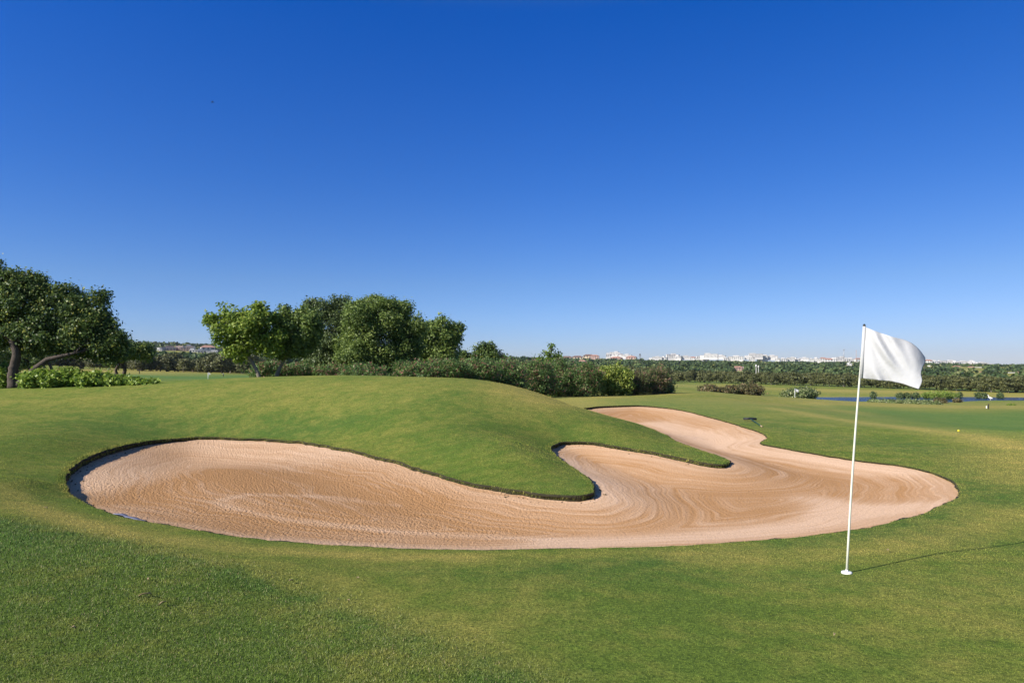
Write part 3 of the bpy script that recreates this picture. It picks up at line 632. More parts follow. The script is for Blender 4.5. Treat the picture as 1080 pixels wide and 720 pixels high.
# --- shrubs
def shrub(name,label,px,D,spec,mat,n,k,rad,L_,W_,cat='shrub',group=None,**kw):
    b=at(px,D); e=empty(name,b,label,cat,group); bl=px_blobs(spec,D,b); kw.setdefault('lo',-.1)
    foliage('foliage',M[mat],e,bl,n,k,rad,L_,W_,**kw)
    t=MB()
    for q in bl[:3]:
        for _ in range(3): limb(t,(random.uniform(-.15,.15)+q[0]*.4,q[1]*.4,-.05),(q[0]+random.uniform(-.4,.4)*q[3],q[1]+random.uniform(-.4,.4)*q[4],q[2]+.3*q[5]),.03,.012,n=4,k=5)
    t.build('stem',M['bark'],e,True); return e
HG='oleander shrubs in the hedge behind the mound'
ol=[ # px, D, centre py, half width px, half height px, material, label
 (285,33,392,18,9,'oleander','low oleander with red seed heads under the bright green tree'),
 (318,34,393,18,8,'oleander','low oleander right of the two pale trunks'),
 (350,34,393,20,8,'oleander','low oleander at the foot of the grey-green tree'),
 (385,30,394,20,8,'oleander','dark low oleander in front of the tallest round tree'),
 (438,31,392,18,9,'oleander','shaded oleander at the top of the grassy mound'),
 (468,31.5,391,20,10,'oleander','oleander below the lighter round tree'),
 (500,33,392,22,12,'oleander','full oleander in front of the low round tree'),
 (532,35,396,22,15,'oleander','tall oleander where the mound starts to fall'),
 (562,38,398,20,17,'oleander','dark-footed oleander left of the thin young tree'),
 (588,41,399,18,18,'oleander','oleander wrapped round the thin young tree'),
 (614,41,400,20,16,'oleander','last dark oleander, left of the yellow-green bush'),
 (648,43,400,19,14,'lime','bright yellow-green bush in the hedge'),
 (670,44,403,14,11,'oleander_red','brownish-red oleander right of the yellow-green bush'),
 (690,45,402,14,12,'oleander_red','rounded oleander with a reddish top at the right end of the hedge'),
 (702,46,407,8,7,'oleander','small green shrub ending the hedge')]
for px,D_,py,hw,hh,mt,lab in ol:
    sp=[(px,py,hw,hh)]+[(px+random.uniform(-.7,.7)*hw,py+random.uniform(-.5,.35)*hh,hw*random.uniform(.4,.6),hh*random.uniform(.5,.75),random.uniform(-.5,.5)) for _ in range(5)]
    sp.append((px,py+hh*.55,hw*.95,hh*.6))
    b=at(px,D_)
    shrub('oleander_shrub' if mt!='lime' else 'yellow_green_bush',lab,px,D_,sp,mt,int(38*hw*hh/12)+200,12,.10,.15,.04 if mt!='lime' else .06,'shrub',HG if mt!='lime' else None,upb=.2,outb=.3,flat=.9,spike=.2,vc=.5,vl=.7)
# vine-like plants beneath the carob
GV='low leafy plants under the carob trees'
for i,(px,py,hw,hh,lab) in enumerate([(-30,397,30,12,'leafy ground plant cut by the left edge of the photo'),(2,397,13,13,'tall light green clump left of the forked carob trunk'),(42,400,18,9,'light green clump just right of the forked carob trunk'),(72,400.5,22,9.5,'wide light green clump under the carob crown'),(102,402,20,8,'light green clump below the gnarled stems'),(130,403.5,18,6,'thinning light green clump right of the gnarled tree'),(152,405,12,4,'low last sprig at the right end of the leafy plants')]):
    D_=22.9+.2*(i%2) if px>30 else (24.6 if px>-10 else 26)
    sp=[(px,py,hw,hh)]+[(px+random.uniform(-.8,.8)*hw,py+random.uniform(-.4,.5)*hh,hw*.45,hh*.6,random.uniform(-.4,.4)) for _ in range(5)]
    shrub('leafy_plant',lab,px,D_,sp,'vine',int(2.2*hw*hh)+80,9,.07,.11,.08,'plant',GV,upb=.6,outb=.4,vc=.3,vl=.6)
# bushes beyond the bunker
GB='brownish bushes on the fairway beyond the bunker'
for px,D_,py,hw,hh,mt,lab in [(748,98,411.5,10,4.5,'brown_bush','low brown bush at the left end of the fairway clump'),(768,98,412,9,4,'brown_bush','smallest brown bush in the middle of the fairway clump'),(790,99,411.5,15,6.5,'brown_bush','large brown-green bush at the right end of the fairway clump')]:
    sp=[(px,py,hw,hh)]+[(px+random.uniform(-.7,.7)*hw,py+random.uniform(-.3,.4)*hh,hw*.5,hh*.7,random.uniform(-.5,.5)) for _ in range(4)]
    shrub('brown_bush',lab,px,D_,sp,mt,380,10,.22,.3,.16,'shrub',GB,vc=.5)
for px,D_,py,hw,hh,mt,lab,nn in [(846,150,415,20,5.5,'pale_bush','pale flowering bush at the left end of the pond, beside the far white flag','flowering_bush')]:
    sp=[(px,py,hw*.8,hh)]+[(px+random.uniform(-.8,.8)*hw,py+random.uniform(0,.5)*hh,hw*.45,hh*.6,random.uniform(-.8,.8)) for _ in range(6)]
    shrub(nn,lab,px,D_,sp,mt,900,10,.3,.4,.25,'shrub',None,vc=.5,vl=.8)
GP='pale shrubs on the near bank of the pond'
for i,(px,py,hw,hh,lab) in enumerate([(935,424.5,16,2.0,'thin pale shrub strip left of its taller neighbours by the pond'),(958,425.5,12,3.2,'pale shrub on the near pond bank under the large flag'),(974,427,12,4,'tallest pale shrub on the near pond bank'),(986,429,8,3.5,'last pale shrub of the bank strip, right of the large flag')]):
    D_=142
    sp=[(px,py,hw,hh),(px-hw*.5,py,hw*.5,hh*.9,.5),(px+hw*.5,py+.4,hw*.5,hh*.8,-.5)]
    shrub('bank_shrub',lab,px,D_,sp,'pale_bush',330,9,.28,.36,.24,'shrub',GP,vbase=.65,vc=.4)
GS='small dark shrubs around the pond'
sm=[(921,416,2.2,3,192,'lone upright dark shrub on the far bank, behind the pole'),(949,417,3,2.6,192,'leftmost of three close dark shrubs on the far pond bank'),(957,417,3,2.6,192,'middle of three close dark shrubs on the far pond bank'),(966,417,3.5,2.8,192,'rightmost of three close dark shrubs on the far pond bank'),
 (977,417.3,2,2.2,191,'small dark shrub left of the reed bed'),(1003,416.5,2,2.2,192,'little shrub right of the reed bed'),(1012,416.3,2.5,2.6,192,'dark shrub beyond the middle of the pond'),(1032,416.5,2.2,2.6,192,'yellowish shrub on the far bank'),(1038,417,2.2,2.8,191,'dark shrub beside the white bird'),(1055,417,2.6,3,191,'rightmost dark shrub on the far bank'),
 (992,422,6,3,158,'rounded bush on the near side of the pond'),(1010,422.3,3,1.8,164,'small dark bush standing at the water edge'),(921,423,4.5,1.8,160,'dark mound-like shrub on the near bank')]
for px,py,hw,hh,D_,lab in sm:
    shrub('pond_shrub',lab,px,D_,[(px,py,hw,hh),(px-hw*.3,py+.3*hh,hw*.7,hh*.7,.3),(px+hw*.3,py+.4*hh,hw*.7,hh*.6,-.3)],'brown_bush' if 'bush' in lab else 'olive',110,9,.22,.35,.2,'shrub',GS)
shrub('reed_bed','soft green reed clump across the pond',990,189,[(990,416,14,3),(982,417,8,2.4),(1000,417,8,2.2)],'fig',320,9,.3,.6,.12,'plant',upb=.1,flat=1)
shrub('young_tree','tiny green sapling on the tan fairway near the right edge',1067,120,[(1067,427.5,3,1.3),(1065,428,2,1)],'fig',60,8,.15,.22,.12,'tree',spike=.2)
# --- far row of trees
ords=['first','second','third','fourth','fifth','sixth','seventh','eighth','ninth','tenth','eleventh','twelfth','thirteenth','fourteenth','fifteenth','sixteenth','seventeenth','eighteenth','nineteenth','twentieth','twenty-first','twenty-second','twenty-third','twenty-fourth','twenty-fifth','twenty-sixth','twenty-seventh','twenty-eighth','twenty-ninth','thirtieth','thirty-first','thirty-second','thirty-third','thirty-fourth','thirty-fifth','thirty-sixth','thirty-seventh','thirty-eighth','thirty-ninth','fortieth','forty-first','forty-second','forty-third','forty-fourth','forty-fifth','forty-sixth','forty-seventh','forty-eighth','forty-ninth','fiftieth','fifty-first','fifty-second','fifty-third','fifty-fourth','fifty-fifth','fifty-sixth','fifty-seventh','fifty-eighth','fifty-ninth','sixtieth']
protos=[]
for j in range(5):
    g=np.random.default_rng(100+j); h=6.0
    bl=[(g.uniform(-.6,.6),g.uniform(-.5,.5),3.3,2.7,2.4,2.3)]+[(g.uniform(-2.0,2.0),g.uniform(-1.5,1.5),g.uniform(1.5,4.9),g.uniform(1.0,1.5),1.2,g.uniform(.9,1.3)) for _ in range(7)]
    p,o=crown_pts(bl,420,g,spike=.08); V_,v_=leaf_cloud(p,o,.26,9,.42,.30,g=g,vc=.6)
    cm=np_mesh('crown',V_,np.arange(len(V_)),4,False,{'v':v_}); cm.materials.append(M['row'])
    t=MB(); 
    for a in range(int(g.integers(1,4))):
        x=g.uniform(-.4,.4); limb(t,(x,0,-.3),(x*2.5,g.uniform(-.5,.5),2.8),.17,.10)
    spread(t,bl[1:5],(0,0,2.2),.14)
    tm=t.mesh('trunk',True); tm.materials.append(M['pale_bark']); protos.append((cm,tm))
def far_tree(px,D_,sc,label,group,z=None,name='row_tree'):
    b=at(px,D_); e=empty(name,b,label,'tree',group,rz=random.uniform(0,6.28),scale=sc); e.scale=(sc*random.uniform(1.0,1.25),sc*random.uniform(1.0,1.25),sc)
    cm,tm=random.choice(protos); mobj('crown',cm,None,e); mobj('trunk',tm,None,e); return e
npx=[]; px=700.
while px<1096:
    f=(px-720)/360; D_=300-88*max(-.1,min(1.1,f))+random.uniform(-3,3); npx.append((px,D_)); px+=random.uniform(4.8,8.2)*(300/D_)**.6
for i,(px,D_) in enumerate(npx):
    vis_='' 
    far_tree(px,D_,random.uniform(.74,.90),'%s tree from the left in the dark row beyond the pond'%(ords[i] if i<len(ords) else 'last'),'trees in the long row beyond the pond')
# second and third ranks : irregular scrubby trees, left valley too
k_=0
GL='trees beyond the fairway on the left'
lp=[]
for px in np.arange(138,300,6.5): lp.append((px+random.uniform(-2,2),195+random.uniform(-8,22)+(px-138)*.05))
for px in np.arange(-10,130,12): lp.append((px+random.uniform(-3,3),185+random.uniform(-8,15)))
lp.sort()
for i,(px,D_) in enumerate(lp): far_tree(px,D_,random.uniform(.62,.98),'%s tree from the left beyond the left-hand fairway'%ords[i],GL,name='valley_tree')
G3='scrubby trees behind the hedge in the middle distance'
mp=sorted((px+random.uniform(-2,2),270+random.uniform(-35,45)) for px in np.arange(590,712,6.5))
for i,(px,D_) in enumerate(mp): far_tree(px,D_,random.uniform(.85,1.1),'%s tree from the left above the yellow-green end of the hedge'%ords[i],G3,name='valley_tree')
print('trees',time.time()-T0)
# --- distant woods as one mass
g=np.random.default_rng(5)
NW=15000
wpx=g.uniform(-60,1130,NW); wD=np.exp(g.uniform(math.log(225),math.log(1750),NW))
fpx=np.clip((wpx-700)/380,0,1)
mind=np.where(wpx<560,215+0*wpx,np.where(wpx<700,300,330-85*fpx))
clear=((wpx>740)&(wD<440+90*fpx)&(wD>mind+2)&(g.random(NW)<.9))|((wpx>900)&(wD>580)&(wD<700)&(g.random(NW)<.5))
for bx,bD in [(981,1000),(1009,1000),(1032,950),(1024,980),(1018,700),(1057,1000),(1077,650),(1066,640),(1033,680),(896,1000),(614,900),(622,900),(583,900),(663,700),(537,620),(258,640),(281,640),(268,660),(177,760),(188,770),(198,765),(169,750),(219,760),(205,740),(226,730),(213,735),(781,600),(800,420)]:
    clear|=(np.abs(wpx-bx)<7)&(wD>bD*.72)&(wD<bD+10)
ok=(wD>mind)&(~clear)
wx=(wpx-540)/F*wD
dens=np.sin(wx*.02)+np.sin(wD*.015+wx*.006)+g.normal(0,.5,NW); ok&=dens>-1.5
ok&=~((np.sin(wx*.011+wD*.02)+np.sin(wD*.031)>1.35)&(wD>450))
wx,wD=wx[ok],wD[ok]; wz=zt(wx,wD); nw=len(wx)
rr=g.uniform(1.8,3.9,nw); hh=rr*g.uniform(.65,.95,nw)*np.where(wD>1000,.75,1)
k_=np.where(wD<500,70,np.where(wD<900,42,26)); tot=int(k_.sum()); ii=np.repeat(np.arange(nw),k_)
d=norm(g.normal(0,1,(tot,3))*[1,1,.9]); d[:,2]=np.abs(d[:,2])*1.0-.25; d=norm(d)
r=g.uniform(.72,1.08,tot)
pc=np.stack([wx,wD,wz+hh*.75],-1)[ii]+d*r[:,None]*np.stack([rr,rr,hh],-1)[ii]
nn=norm(d+g.normal(0,.5,(tot,3))); t_=norm(np.cross(nn,g.normal(0,1,(tot,3)))); b_=np.cross(nn,t_)
s_=(rr[ii]*np.where(wD[ii]<500,.26,np.where(wD[ii]<900,.36,.5))*g.uniform(.7,1.3,tot))[:,None]
Vw=np.stack([pc-t_*s_,pc+b_*s_*.8,pc+t_*s_,pc-b_*s_*.8],1).reshape(-1,3)
treev=np.clip(.45+g.normal(0,.22,nw),0,1)[ii]; vv=np.clip(treev+g.normal(0,.13,tot),0,1)
me=np_mesh('distant_woods',Vw,np.arange(len(Vw)),4,False,{'v':np.repeat(vv,4)})
o=mobj('distant_woods',me,M['pine']); tag(o,'mass of dark green woodland covering the far slopes below the white town','woods',kind='stuff')
print('woods',nw,tot,time.time()-T0)
# ------------------------------------------------------------------ BUILDINGS (proto = list of (part, mesh, [children]))
def bproto(w,d,h,wall,roof,floors=3,kind='flat',seed=0):
    g=random.Random(seed); parts=[]
    b=MB(); b.box(-w/2,w/2,-d/2,d/2,-6,h)
    steps=[]
    if kind in('flat','step'):
        w2=w*g.uniform(.35,.6); x0=g.uniform(-w/2,w/2-w2); b.box(x0+.01,x0+w2,-d/2+1.5,d/2-.5,h,h+2.8); steps.append((x0,w2,-d/2+1.5,h))
    if kind=='step': b.box(-w/2-w*.3,-w/2,-d/2+.8,d/2-.8,-6,h*.6)
    wm=b.mesh('wall'); wm.materials.append(M[wall]); parts.append(('wall',wm))
    r=MB()
    if kind in('flat','step'):
        t=.35; r.box(-w/2-.25,w/2+.25,-d/2-.25,-d/2+t,h-.01,h+.7); r.box(-w/2-.25,w/2+.25,d/2-t,d/2+.25,h+.0,h+.7)
        r.box(-w/2-.25,-w/2+t,-d/2+t,d/2-t,h,h+.7); r.box(w/2-t,w/2+.25,-d/2+t,d/2-t,h,h+.7)
        x0,w2,y0,hz=steps[0]; r.box(x0-.2,x0+w2+.2,y0-.2,d/2-.3,hz+2.8,hz+3.05)
    else:
        e=.6; r.add([(-w/2-e,-d/2-e,h),(w/2+e,-d/2-e,h),(w/2+e,d/2+e,h),(-w/2-e,d/2+e,h),(-w/4,0,h+2.4),(w/4,0,h+2.4)],[(0,1,5,4),(1,2,5),(2,3,4,5),(3,0,4),(0,3,2,1)])
    rm=r.mesh('roof'); rm.materials.append(M[roof]); parts.append(('roof',rm))
    wins=[]; nx=max(3,int(w/4.2)); fh=h/floors
    for f in range(floors):
        for i in range(nx):
            x=-w/2+(i+.5)*w/nx; z=f*fh+.9; m=MB(); ww=.9 if (i+f)%3 else 1.5
            m.box(x-ww,x+ww,-d/2-.06,-d/2+.1,z,z+fh*.55); me=m.mesh('window'); me.materials.append(M['glass']); wins.append(me)
    return parts,wins
BP={'block':bproto(26,12,9.5,'wall_white','flat_roof',3,'flat',1),'villa':bproto(14,10,6,'wall_white','tile',2,'hip',2),'terrace':bproto(34,11,6.5,'wall_white','flat_roof',2,'step',3),
 'hotel':bproto(44,14,12,'wall_white','flat_roof',4,'step',4),'pink':bproto(22,12,8,'wall_pink','flat_roof',3,'flat',5),'cream':bproto(18,10,6,'wall_cream','brown_roof',2,'hip',6),
 'small':bproto(11,9,5.5,'wall_white','flat_roof',2,'flat',7),'pinkvilla':bproto(18,11,5.5,'wall_pink','tile',2,'hip',8)}
BN={'block':'apartment_block','villa':'villa','terrace':'terraced_house','hotel':'hotel','pink':'apartment_block','cream':'villa','small':'house','pinkvilla':'villa'}
BC={'block':'white flat-roofed apartment block','villa':'white house with red tiled roof','terrace':'long low white terrace','hotel':'large white stepped building','pink':'brownish pink apartment block','cream':'cream house with brown roof','small':'small white house','pinkvilla':'pinkish house with a tiled roof'}
BB=[ # kind, px centre, py of roof top, distance, width scale, place
]
def bld(kind,px,pytop,D_,sc,where,wx_=1.,group='buildings of the town on the far ridge'):
    parts,wins=BP[kind]; h={'block':12.5,'villa':8.4,'terrace':9.5,'hotel':15,'pink':11,'cream':8.4,'small':8.5,'pinkvilla':7.9}[kind]*sc
    z=(380-pytop)/F*D_-h; x=(px-540)/F*D_
    e=empty(BN[kind],(x,D_,z),(BC[kind]+' '+where)[:200],{'villa':'house','pinkvilla':'house','cream':'house','small':'house'}.get(kind,'building'),group,rz=random.uniform(-.3,.3)+(.25 if px<540 else -.3)); e.scale=(sc*wx_,sc,sc)
    for nm_,m in parts: mobj(nm_,m,None,e)
    for m in wins: mobj('window',m,None,e)
# left hill
LG='buildings on the left-hand hill'
for a in [('pink',177,364.8,760,.75,'at the left end of the hillside group'),('pink',188,364.6,770,.7,'second in the hillside group'),('pink',198,364.6,765,.65,'in the middle of the hillside group'),('small',169,366.5,750,.6,'leftmost on the hillside, beside the pink blocks'),
 ('small',201,363.2,800,.9,'highest of the hillside group'),('small',205,367,740,.8,'just right of the pink blocks'),('villa',219,364,760,1.0,'with the largest red roof, right in the hillside group'),('small',213,367.5,735,.8,'below the red-roofed house on the hillside'),('terrace',226,369,730,.45,'lowest in the hillside group'),('villa',238,369,760,.6,'partly behind the bright green tree'),
 ('pinkvilla',258,373,640,.55,'seen through the gap right of the slanting trunk'),('small',281,374,640,.7,'seen between the two pale-trunked trees'),('small',268,374,660,.6,'seen under the crown of the bright green tree'),('villa',322,373,660,.6,'glimpsed through the narrow upright tree')]: bld(*a,group=LG)
MG='buildings on the middle part of the ridge'
for a in [('small',537,379.5,620,.5,'alone on the dark slope, right of the low round tree'),('cream',588,375,1150,.9,'just left of the young tree top'),('cream',598,375.3,1150,1,'right of the young tree top'),('cream',609,375,1180,1.1,'with the widest roof left of the cream tower block'),('cream',621,373.5,1200,1.1,'beneath the tallest brown roof'),('pinkvilla',627,374,1190,.9,'right end of the cream cluster'),
 ('villa',614,379.5,900,.8,'low on the slope below the cream cluster'),('small',622,381,900,.6,'smallest on the slope below the cream cluster'),('terrace',583,378.5,900,.55,'half hidden behind the hedge sapling'),
 ('small',642,372,1350,1.0,'left foot of the stepped white hill village'),('block',648,370.3,1380,.7,'crowning the stepped white hill village'),('small',654,371.6,1370,1.0,'on the right shoulder of the hill village'),('terrace',661,373.2,1360,.6,'trailing right from the hill village'),('pinkvilla',666,375.2,1330,1.1,'lowest right in the hill village'),('pinkvilla',650,375.8,1330,1.2,'in front of the hill village'),('small',663,386,700,.55,'low on the wooded slope above the yellow-green bush')]: bld(*a,group=MG)
TG='buildings of the white town on the ridge'
tw=[('terrace',693,375.5,1420,.6),('small',701,375.5,1420,1),('block',708,372.5,1440,.8),('small',716,374,1430,1.1),('terrace',723,374.6,1430,.6),('villa',731,376,1400,.8),('terrace',741,374.5,1420,.75),('hotel',750,372.3,1400,.62),('terrace',760,374,1420,.6),('small',766,376,1380,1),('terrace',776,374.6,1420,.9),
 ('hotel',797,372.3,1420,.62),('small',793,375.5,1400,1.1),('block',804,373.8,1430,.8),('terrace',814,374.2,1430,.7),('small',820,376.6,1400,.8),('small',827,376.8,1400,1.1),('block',834,376.2,1400,.6),('small',840,376.8,1410,1.2),('terrace',848,376.5,1420,.55),('small',856,377.5,1390,.7),('small',862,376.6,1420,1.1),('villa',868,376.8,1400,.9),('villa',874,377.6,1380,1.1),('small',880,376.8,1420,1.2),('block',886,375.6,1440,.7),('small',893,377,1420,1.1),('small',898,376.8,1430,1.2),('villa',905,377.4,1420,.9),('small',896,382,1000,.6),
 ('small',912,377.5,1420,1.2),('block',922,377,1430,.8),('terrace',935,378,1430,.7),('small',947,378.5,1420,1.2),('villa',958,378.5,1420,1),('terrace',968,378.6,1420,.5),
 ('villa',979,379,1420,1),('small',986,379.4,1420,1.2),('small',992,379.6,1420,.8),('block',1000,379.4,1430,.8),('small',1008,380,1420,1.2),('terrace',1015,380.2,1420,.6),('block',1022,379.8,1430,.7),('small',1028,380.6,1410,1.1),('terrace',1035,381.4,1400,.5),('small',1042,382.4,1400,1.1),('small',1047,383.4,1400,.8),
 ('small',981,385.3,1000,.7),('villa',1009,385.6,1000,.7),('terrace',1032,387,950,.75),('villa',1024,386.2,980,.6),('pinkvilla',1018,391,700,.5),('villa',1057,387.5,1000,.6),('pinkvilla',1077,391.5,650,.7),('terrace',1066,392.5,640,.5),('pinkvilla',1033,391.8,680,.5),('pinkvilla',778,386,600,.5),('small',784,386.6,610,.45)]
tw.sort(key=lambda q:q[1])
marks=['left of the white hill village steps']
for i,(kd,px,pyt,D_,sc) in enumerate(tw):
    if D_<1100: where='%s from left among houses below the ridge'%ords[[q for q in range(len(tw)) if tw[q][3]<1100].index(i)]
    else: where='%s from the left along the crest of the town'%ords[[q for q in range(len(tw)) if tw[q][3]>=1100].index(i)]
    bld(kd,px,pyt,D_,sc,where,group=TG)
# masts and poles
def mast(name,label,px,pyt,D_,r,mat='steel',arm=False,group=None):
    b=at(px,D_); h=(380-pyt)/F*D_-b.z; e=empty(name,b,label,'mast',group)
    m=MB(); m.tube([(0,0,-.5),(0,0,h*.6),(0,0,h)],[r,r*.7,r*.45],8); m.build('pole',M[mat],e,True)
    a=MB()
    if arm: a.tube([(-1.2,0,h-1),(1.2,0,h-1)],[.12,.12],6)
    a.lathe([(r*1.6,h-.02),(r*2,h+.6),(r*1.2,h+1.2),(.01,h+1.3)],8); a.build('cap',M[mat],e)
mast('radio_mast','tall thin mast rising above the town left of the large flag',890,369,1350,.9)
mast('radio_mast','second paler mast nearer the flagstick, above the town',903,370,1380,.6,'wall_pink')
mast('utility_pole','slim wooden pole among the trees right of the large flag',975,385,420,.22,'bark',True)
mast('utility_pole','grey pole on the slope above the reddish hedge end',675,374.5,600,.35,'bark',True)
mast('lamp_post','pale post left of its twin in the wood clearing',797.5,386.5,420,.28,'wall_white')
mast('lamp_post','pale post right of its twin in the wood clearing',800,387.5,420,.25,'wall_white')
# ------------------------------------------------------------------ FLAG in front
fb=hit(893,604); fb=Vector(fb); fD=fb.y
top=Vector(((911.5-540)/F*5.98,5.98,(380-344)/F*5.98))
e=empty('golf_flag',fb,'white flag on a slim leaning white flagstick beside the bunker','flag')
ax=top-fb; mk=MB(); pts=[ax*t+Vector((-.012*math.sin(math.pi*t),0,0)) for t in np.linspace(0,1,9)]
mk.tube(pts,[.0100,.0098,.0096,.0093,.009,.0087,.0085,.0082,.008],12)
M['stick']=simple('flagstick_paint',(.60,.61,.50),.35,6,.05,spec=.5)
mk.build('flagstick',M['stick'],e,True)
c=MB(); c.lathe([(.012,.016),(.03,.015),(.041,.012),(.044,.007),(.044,-.02),(.001,-.02)],32); c.build('hole_cup_collar',M['white'],e,True)
c=MB(); c.lathe([(.0115,.0),(.012,.03),(.0105,.032)],16); c.build('ferrule',M['white'],e,True)
c=MB(); c.lathe([(.008,-.01),(.011,0),(.011,.012),(.006,.02),(.001,.021)],12,tuple(ax)); c.build('finial',M['black'],e,True)
def pw(px,py,D_): return np.array(((px-540)/F*D_-fb.x,D_-fb.y,(380-py)/F*D_-fb.z))
def curve(pp,t):
    q=np.array(pp,float); s=np.concatenate([[0],np.cumsum(np.hypot(*np.diff(q[:,:2],axis=0).T))]); s/=s[-1]
    return np.array([np.interp(t,s,q[:,j]) for j in range(q.shape[1])])
def sm(pp):
    q=np.array(pp,float); 
    s=np.arange(len(q)); ss=np.linspace(0,len(q)-1,60); out=[]
    for j in range(q.shape[1]): 
        # catmull
        col=q[:,j]; r=[]
        for u in ss:
            i=min(int(u),len(q)-2); t=u-i; p0=col[max(i-1,0)];p1=col[i];p2=col[i+1];p3=col[min(i+2,len(q)-1)]
            r.append(.5*((2*p1)+(-p0+p2)*t+(2*p0-5*p1+4*p2-p3)*t*t+(-p0+3*p1-3*p2+p3)*t**3))
        out.append(r)
    return np.array(out).T
topE=sm([(911.6,344.6,5.98),(926,350,5.90),(941,355,5.84),(953,358,5.82),(962,362,5.80),(970,369,5.79),(976,377,5.80)])
botE=sm([(908,398.5,5.955),(922,400.5,5.90),(936,401.6,5.84),(950,404,5.77),(961,407.5,5.71),(969,410,5.67)])
hoE=sm([(908,398.5,5.955),(909.2,382,5.962),(910.4,364,5.97),(911.6,344.6,5.98)])
flE=sm([(969,410,5.67),(972.5,402,5.69),(971.5,394,5.72),(973.5,387,5.74),(975.8,382,5.77),(976,377,5.80)])
NU,NV=64,48; G=np.zeros((NV+1,NU+1,3))
for j in range(NV+1):
    v=j/NV
    for i in range(NU+1):
        u=i/NU; T=curve(topE,u); B_=curve(botE,u); H_=curve(hoE,v); Fl=curve(flE,v)
        p=(1-v)*B_+v*T+(1-u)*H_+u*Fl-((1-u)*(1-v)*botE[0]+u*(1-v)*botE[-1]+(1-u)*v*topE[0]+u*v*topE[-1])
        env=math.sin(math.pi*min(1,u*1.2+.0))**.7 if u<.83 else 1
        env=min(1,u*5)
        # diagonal wrinkles hanging from the top hoist corner, a soft belly and the curled fly edge
        w1=.017*math.sin(2*math.pi*((1-v)*1.1-u*1.9)*1.55+.4)*math.exp(-((u-.28)/.26)**2)
        w2=.011*math.sin(2*math.pi*((1-v)*2.0-u*2.6)*1.4)*math.exp(-((u-.35)/.3)**2)*(1-v*.4)
        w3=-.02*math.sin(math.pi*u)*math.sin(math.pi*v)
        curl=.035*np.clip((v-.70+(u-.55)*-.0)/.3,0,1)**1.5*np.clip((u-.40)/.5,0,1)
        w4=.006*math.sin(9*v+1)*np.clip((u-.8)/.2,0,1)
        p=p+np.array([0,0,(w1+w2)*env+w3+curl+w4])
        G[j,i]=pw(*p)
idx=np.arange((NU+1)*(NV+1)).reshape(NV+1,NU+1)
fq=np.stack([idx[:-1,:-1],idx[:-1,1:],idx[1:,1:],idx[1:,:-1]],-1).reshape(-1)
me=np_mesh('flag_cloth',G.reshape(-1,3),fq,4,True); fc=mobj('cloth',me,M['cloth'],e)
so_=fc.modifiers.new('thick','SOLIDIFY'); so_.thickness=.0012
slv=MB(); h0=pw(908.2,399,5.955); h1=pw(911.6,344.2,5.98)
slv.tube([h0,(h0+h1)/2,h1],[.0145,.014,.0135],14); slv.build('sleeve',M['cloth'],e,True)
# small things
def litter(px,py,name,label,L_=.05,rot=None,mat='dead',group='dead leaves on the foreground grass'):
    h=hit(px,py); g=random
    m=MB(); n=7
    vs=[];fs=[]
    for i in range(n):
        t=i/(n-1); w=L_*.22*math.sin(math.pi*min(.97,max(.03,t)))**.8; x=(t-.5)*L_; zc=.004+.010*math.sin(math.pi*t)
        vs+=[(x,-w,zc+.008),(x,0,zc),(x,w,zc+.007)]
    for i in range(n-1):
        for k in (0,1): a=i*3+k; fs.append((a,a+1,a+4,a+3))
    m.add(vs,fs); o=m.build(name,M[mat],None,True); o.location=(h[0],h[1],h[2]+.012); o.rotation_euler=(g.uniform(-.3,.3),g.uniform(-.3,.3),rot if rot is not None else g.uniform(0,6)); s=o.modifiers.new('t','SOLIDIFY'); s.thickness=.0012
    tag(o,label,'leaf',group)
for a in [(153,630,'dead_leaf','curled tan leaf lying left of a pair in the left foreground grass',.085,.15),(172,639,'dead_leaf','pale curled leaf below the tan one in the left foreground grass',.05),(157,613,'dead_leaf','small pale leaf uphill of the left foreground leaves',.03),(48,537,'dead_leaf','dark leaf scrap near the left tip of the bunker',.05),(307,615,'dead_leaf','pale leaf on the grass below the middle of the bunker',.05),(368,636,'dead_leaf','tiny cream leaf on the mowing line',.03),(378,612,'dead_leaf','small straw leaf right of the foreground centre line',.03),(936,582,'dead_leaf','brown leaf on the dry grass right of the flagstick',.05),(879,672,'dead_leaf','tan leaf in the grass below the flagstick',.03),(77,665,'dead_leaf','white speck of a leaf in the lower left grass',.025)]: litter(*a)
# green weed sprig on the sand
def sandp(px,py):
    k=(px-540)/F; s=(380-py)/F; Ds=np.linspace(5,32,1500); xs=k*Ds; zz=z_base(xs,Ds)-.22; d=s*Ds-zz; i=np.argmax(d<0); return Vector((xs[i],Ds[i],s*Ds[i]))
q=sandp(603,470); e=empty('weed_sprig',q,'small green weed growing in the sand of the inner bunker lobe','weed')
foliage('leaves',M['carob'],e,[(0,0,.05,.32,.14,.05),(-.25,.1,.04,.1,.08,.04)],26,6,.03,.06,.03,lo=-.02)
m=MB(); limb(m,(-.3,.1,.0),(.3,-.1,.03),.008,.005); m.build('stem',M['bark'],e)
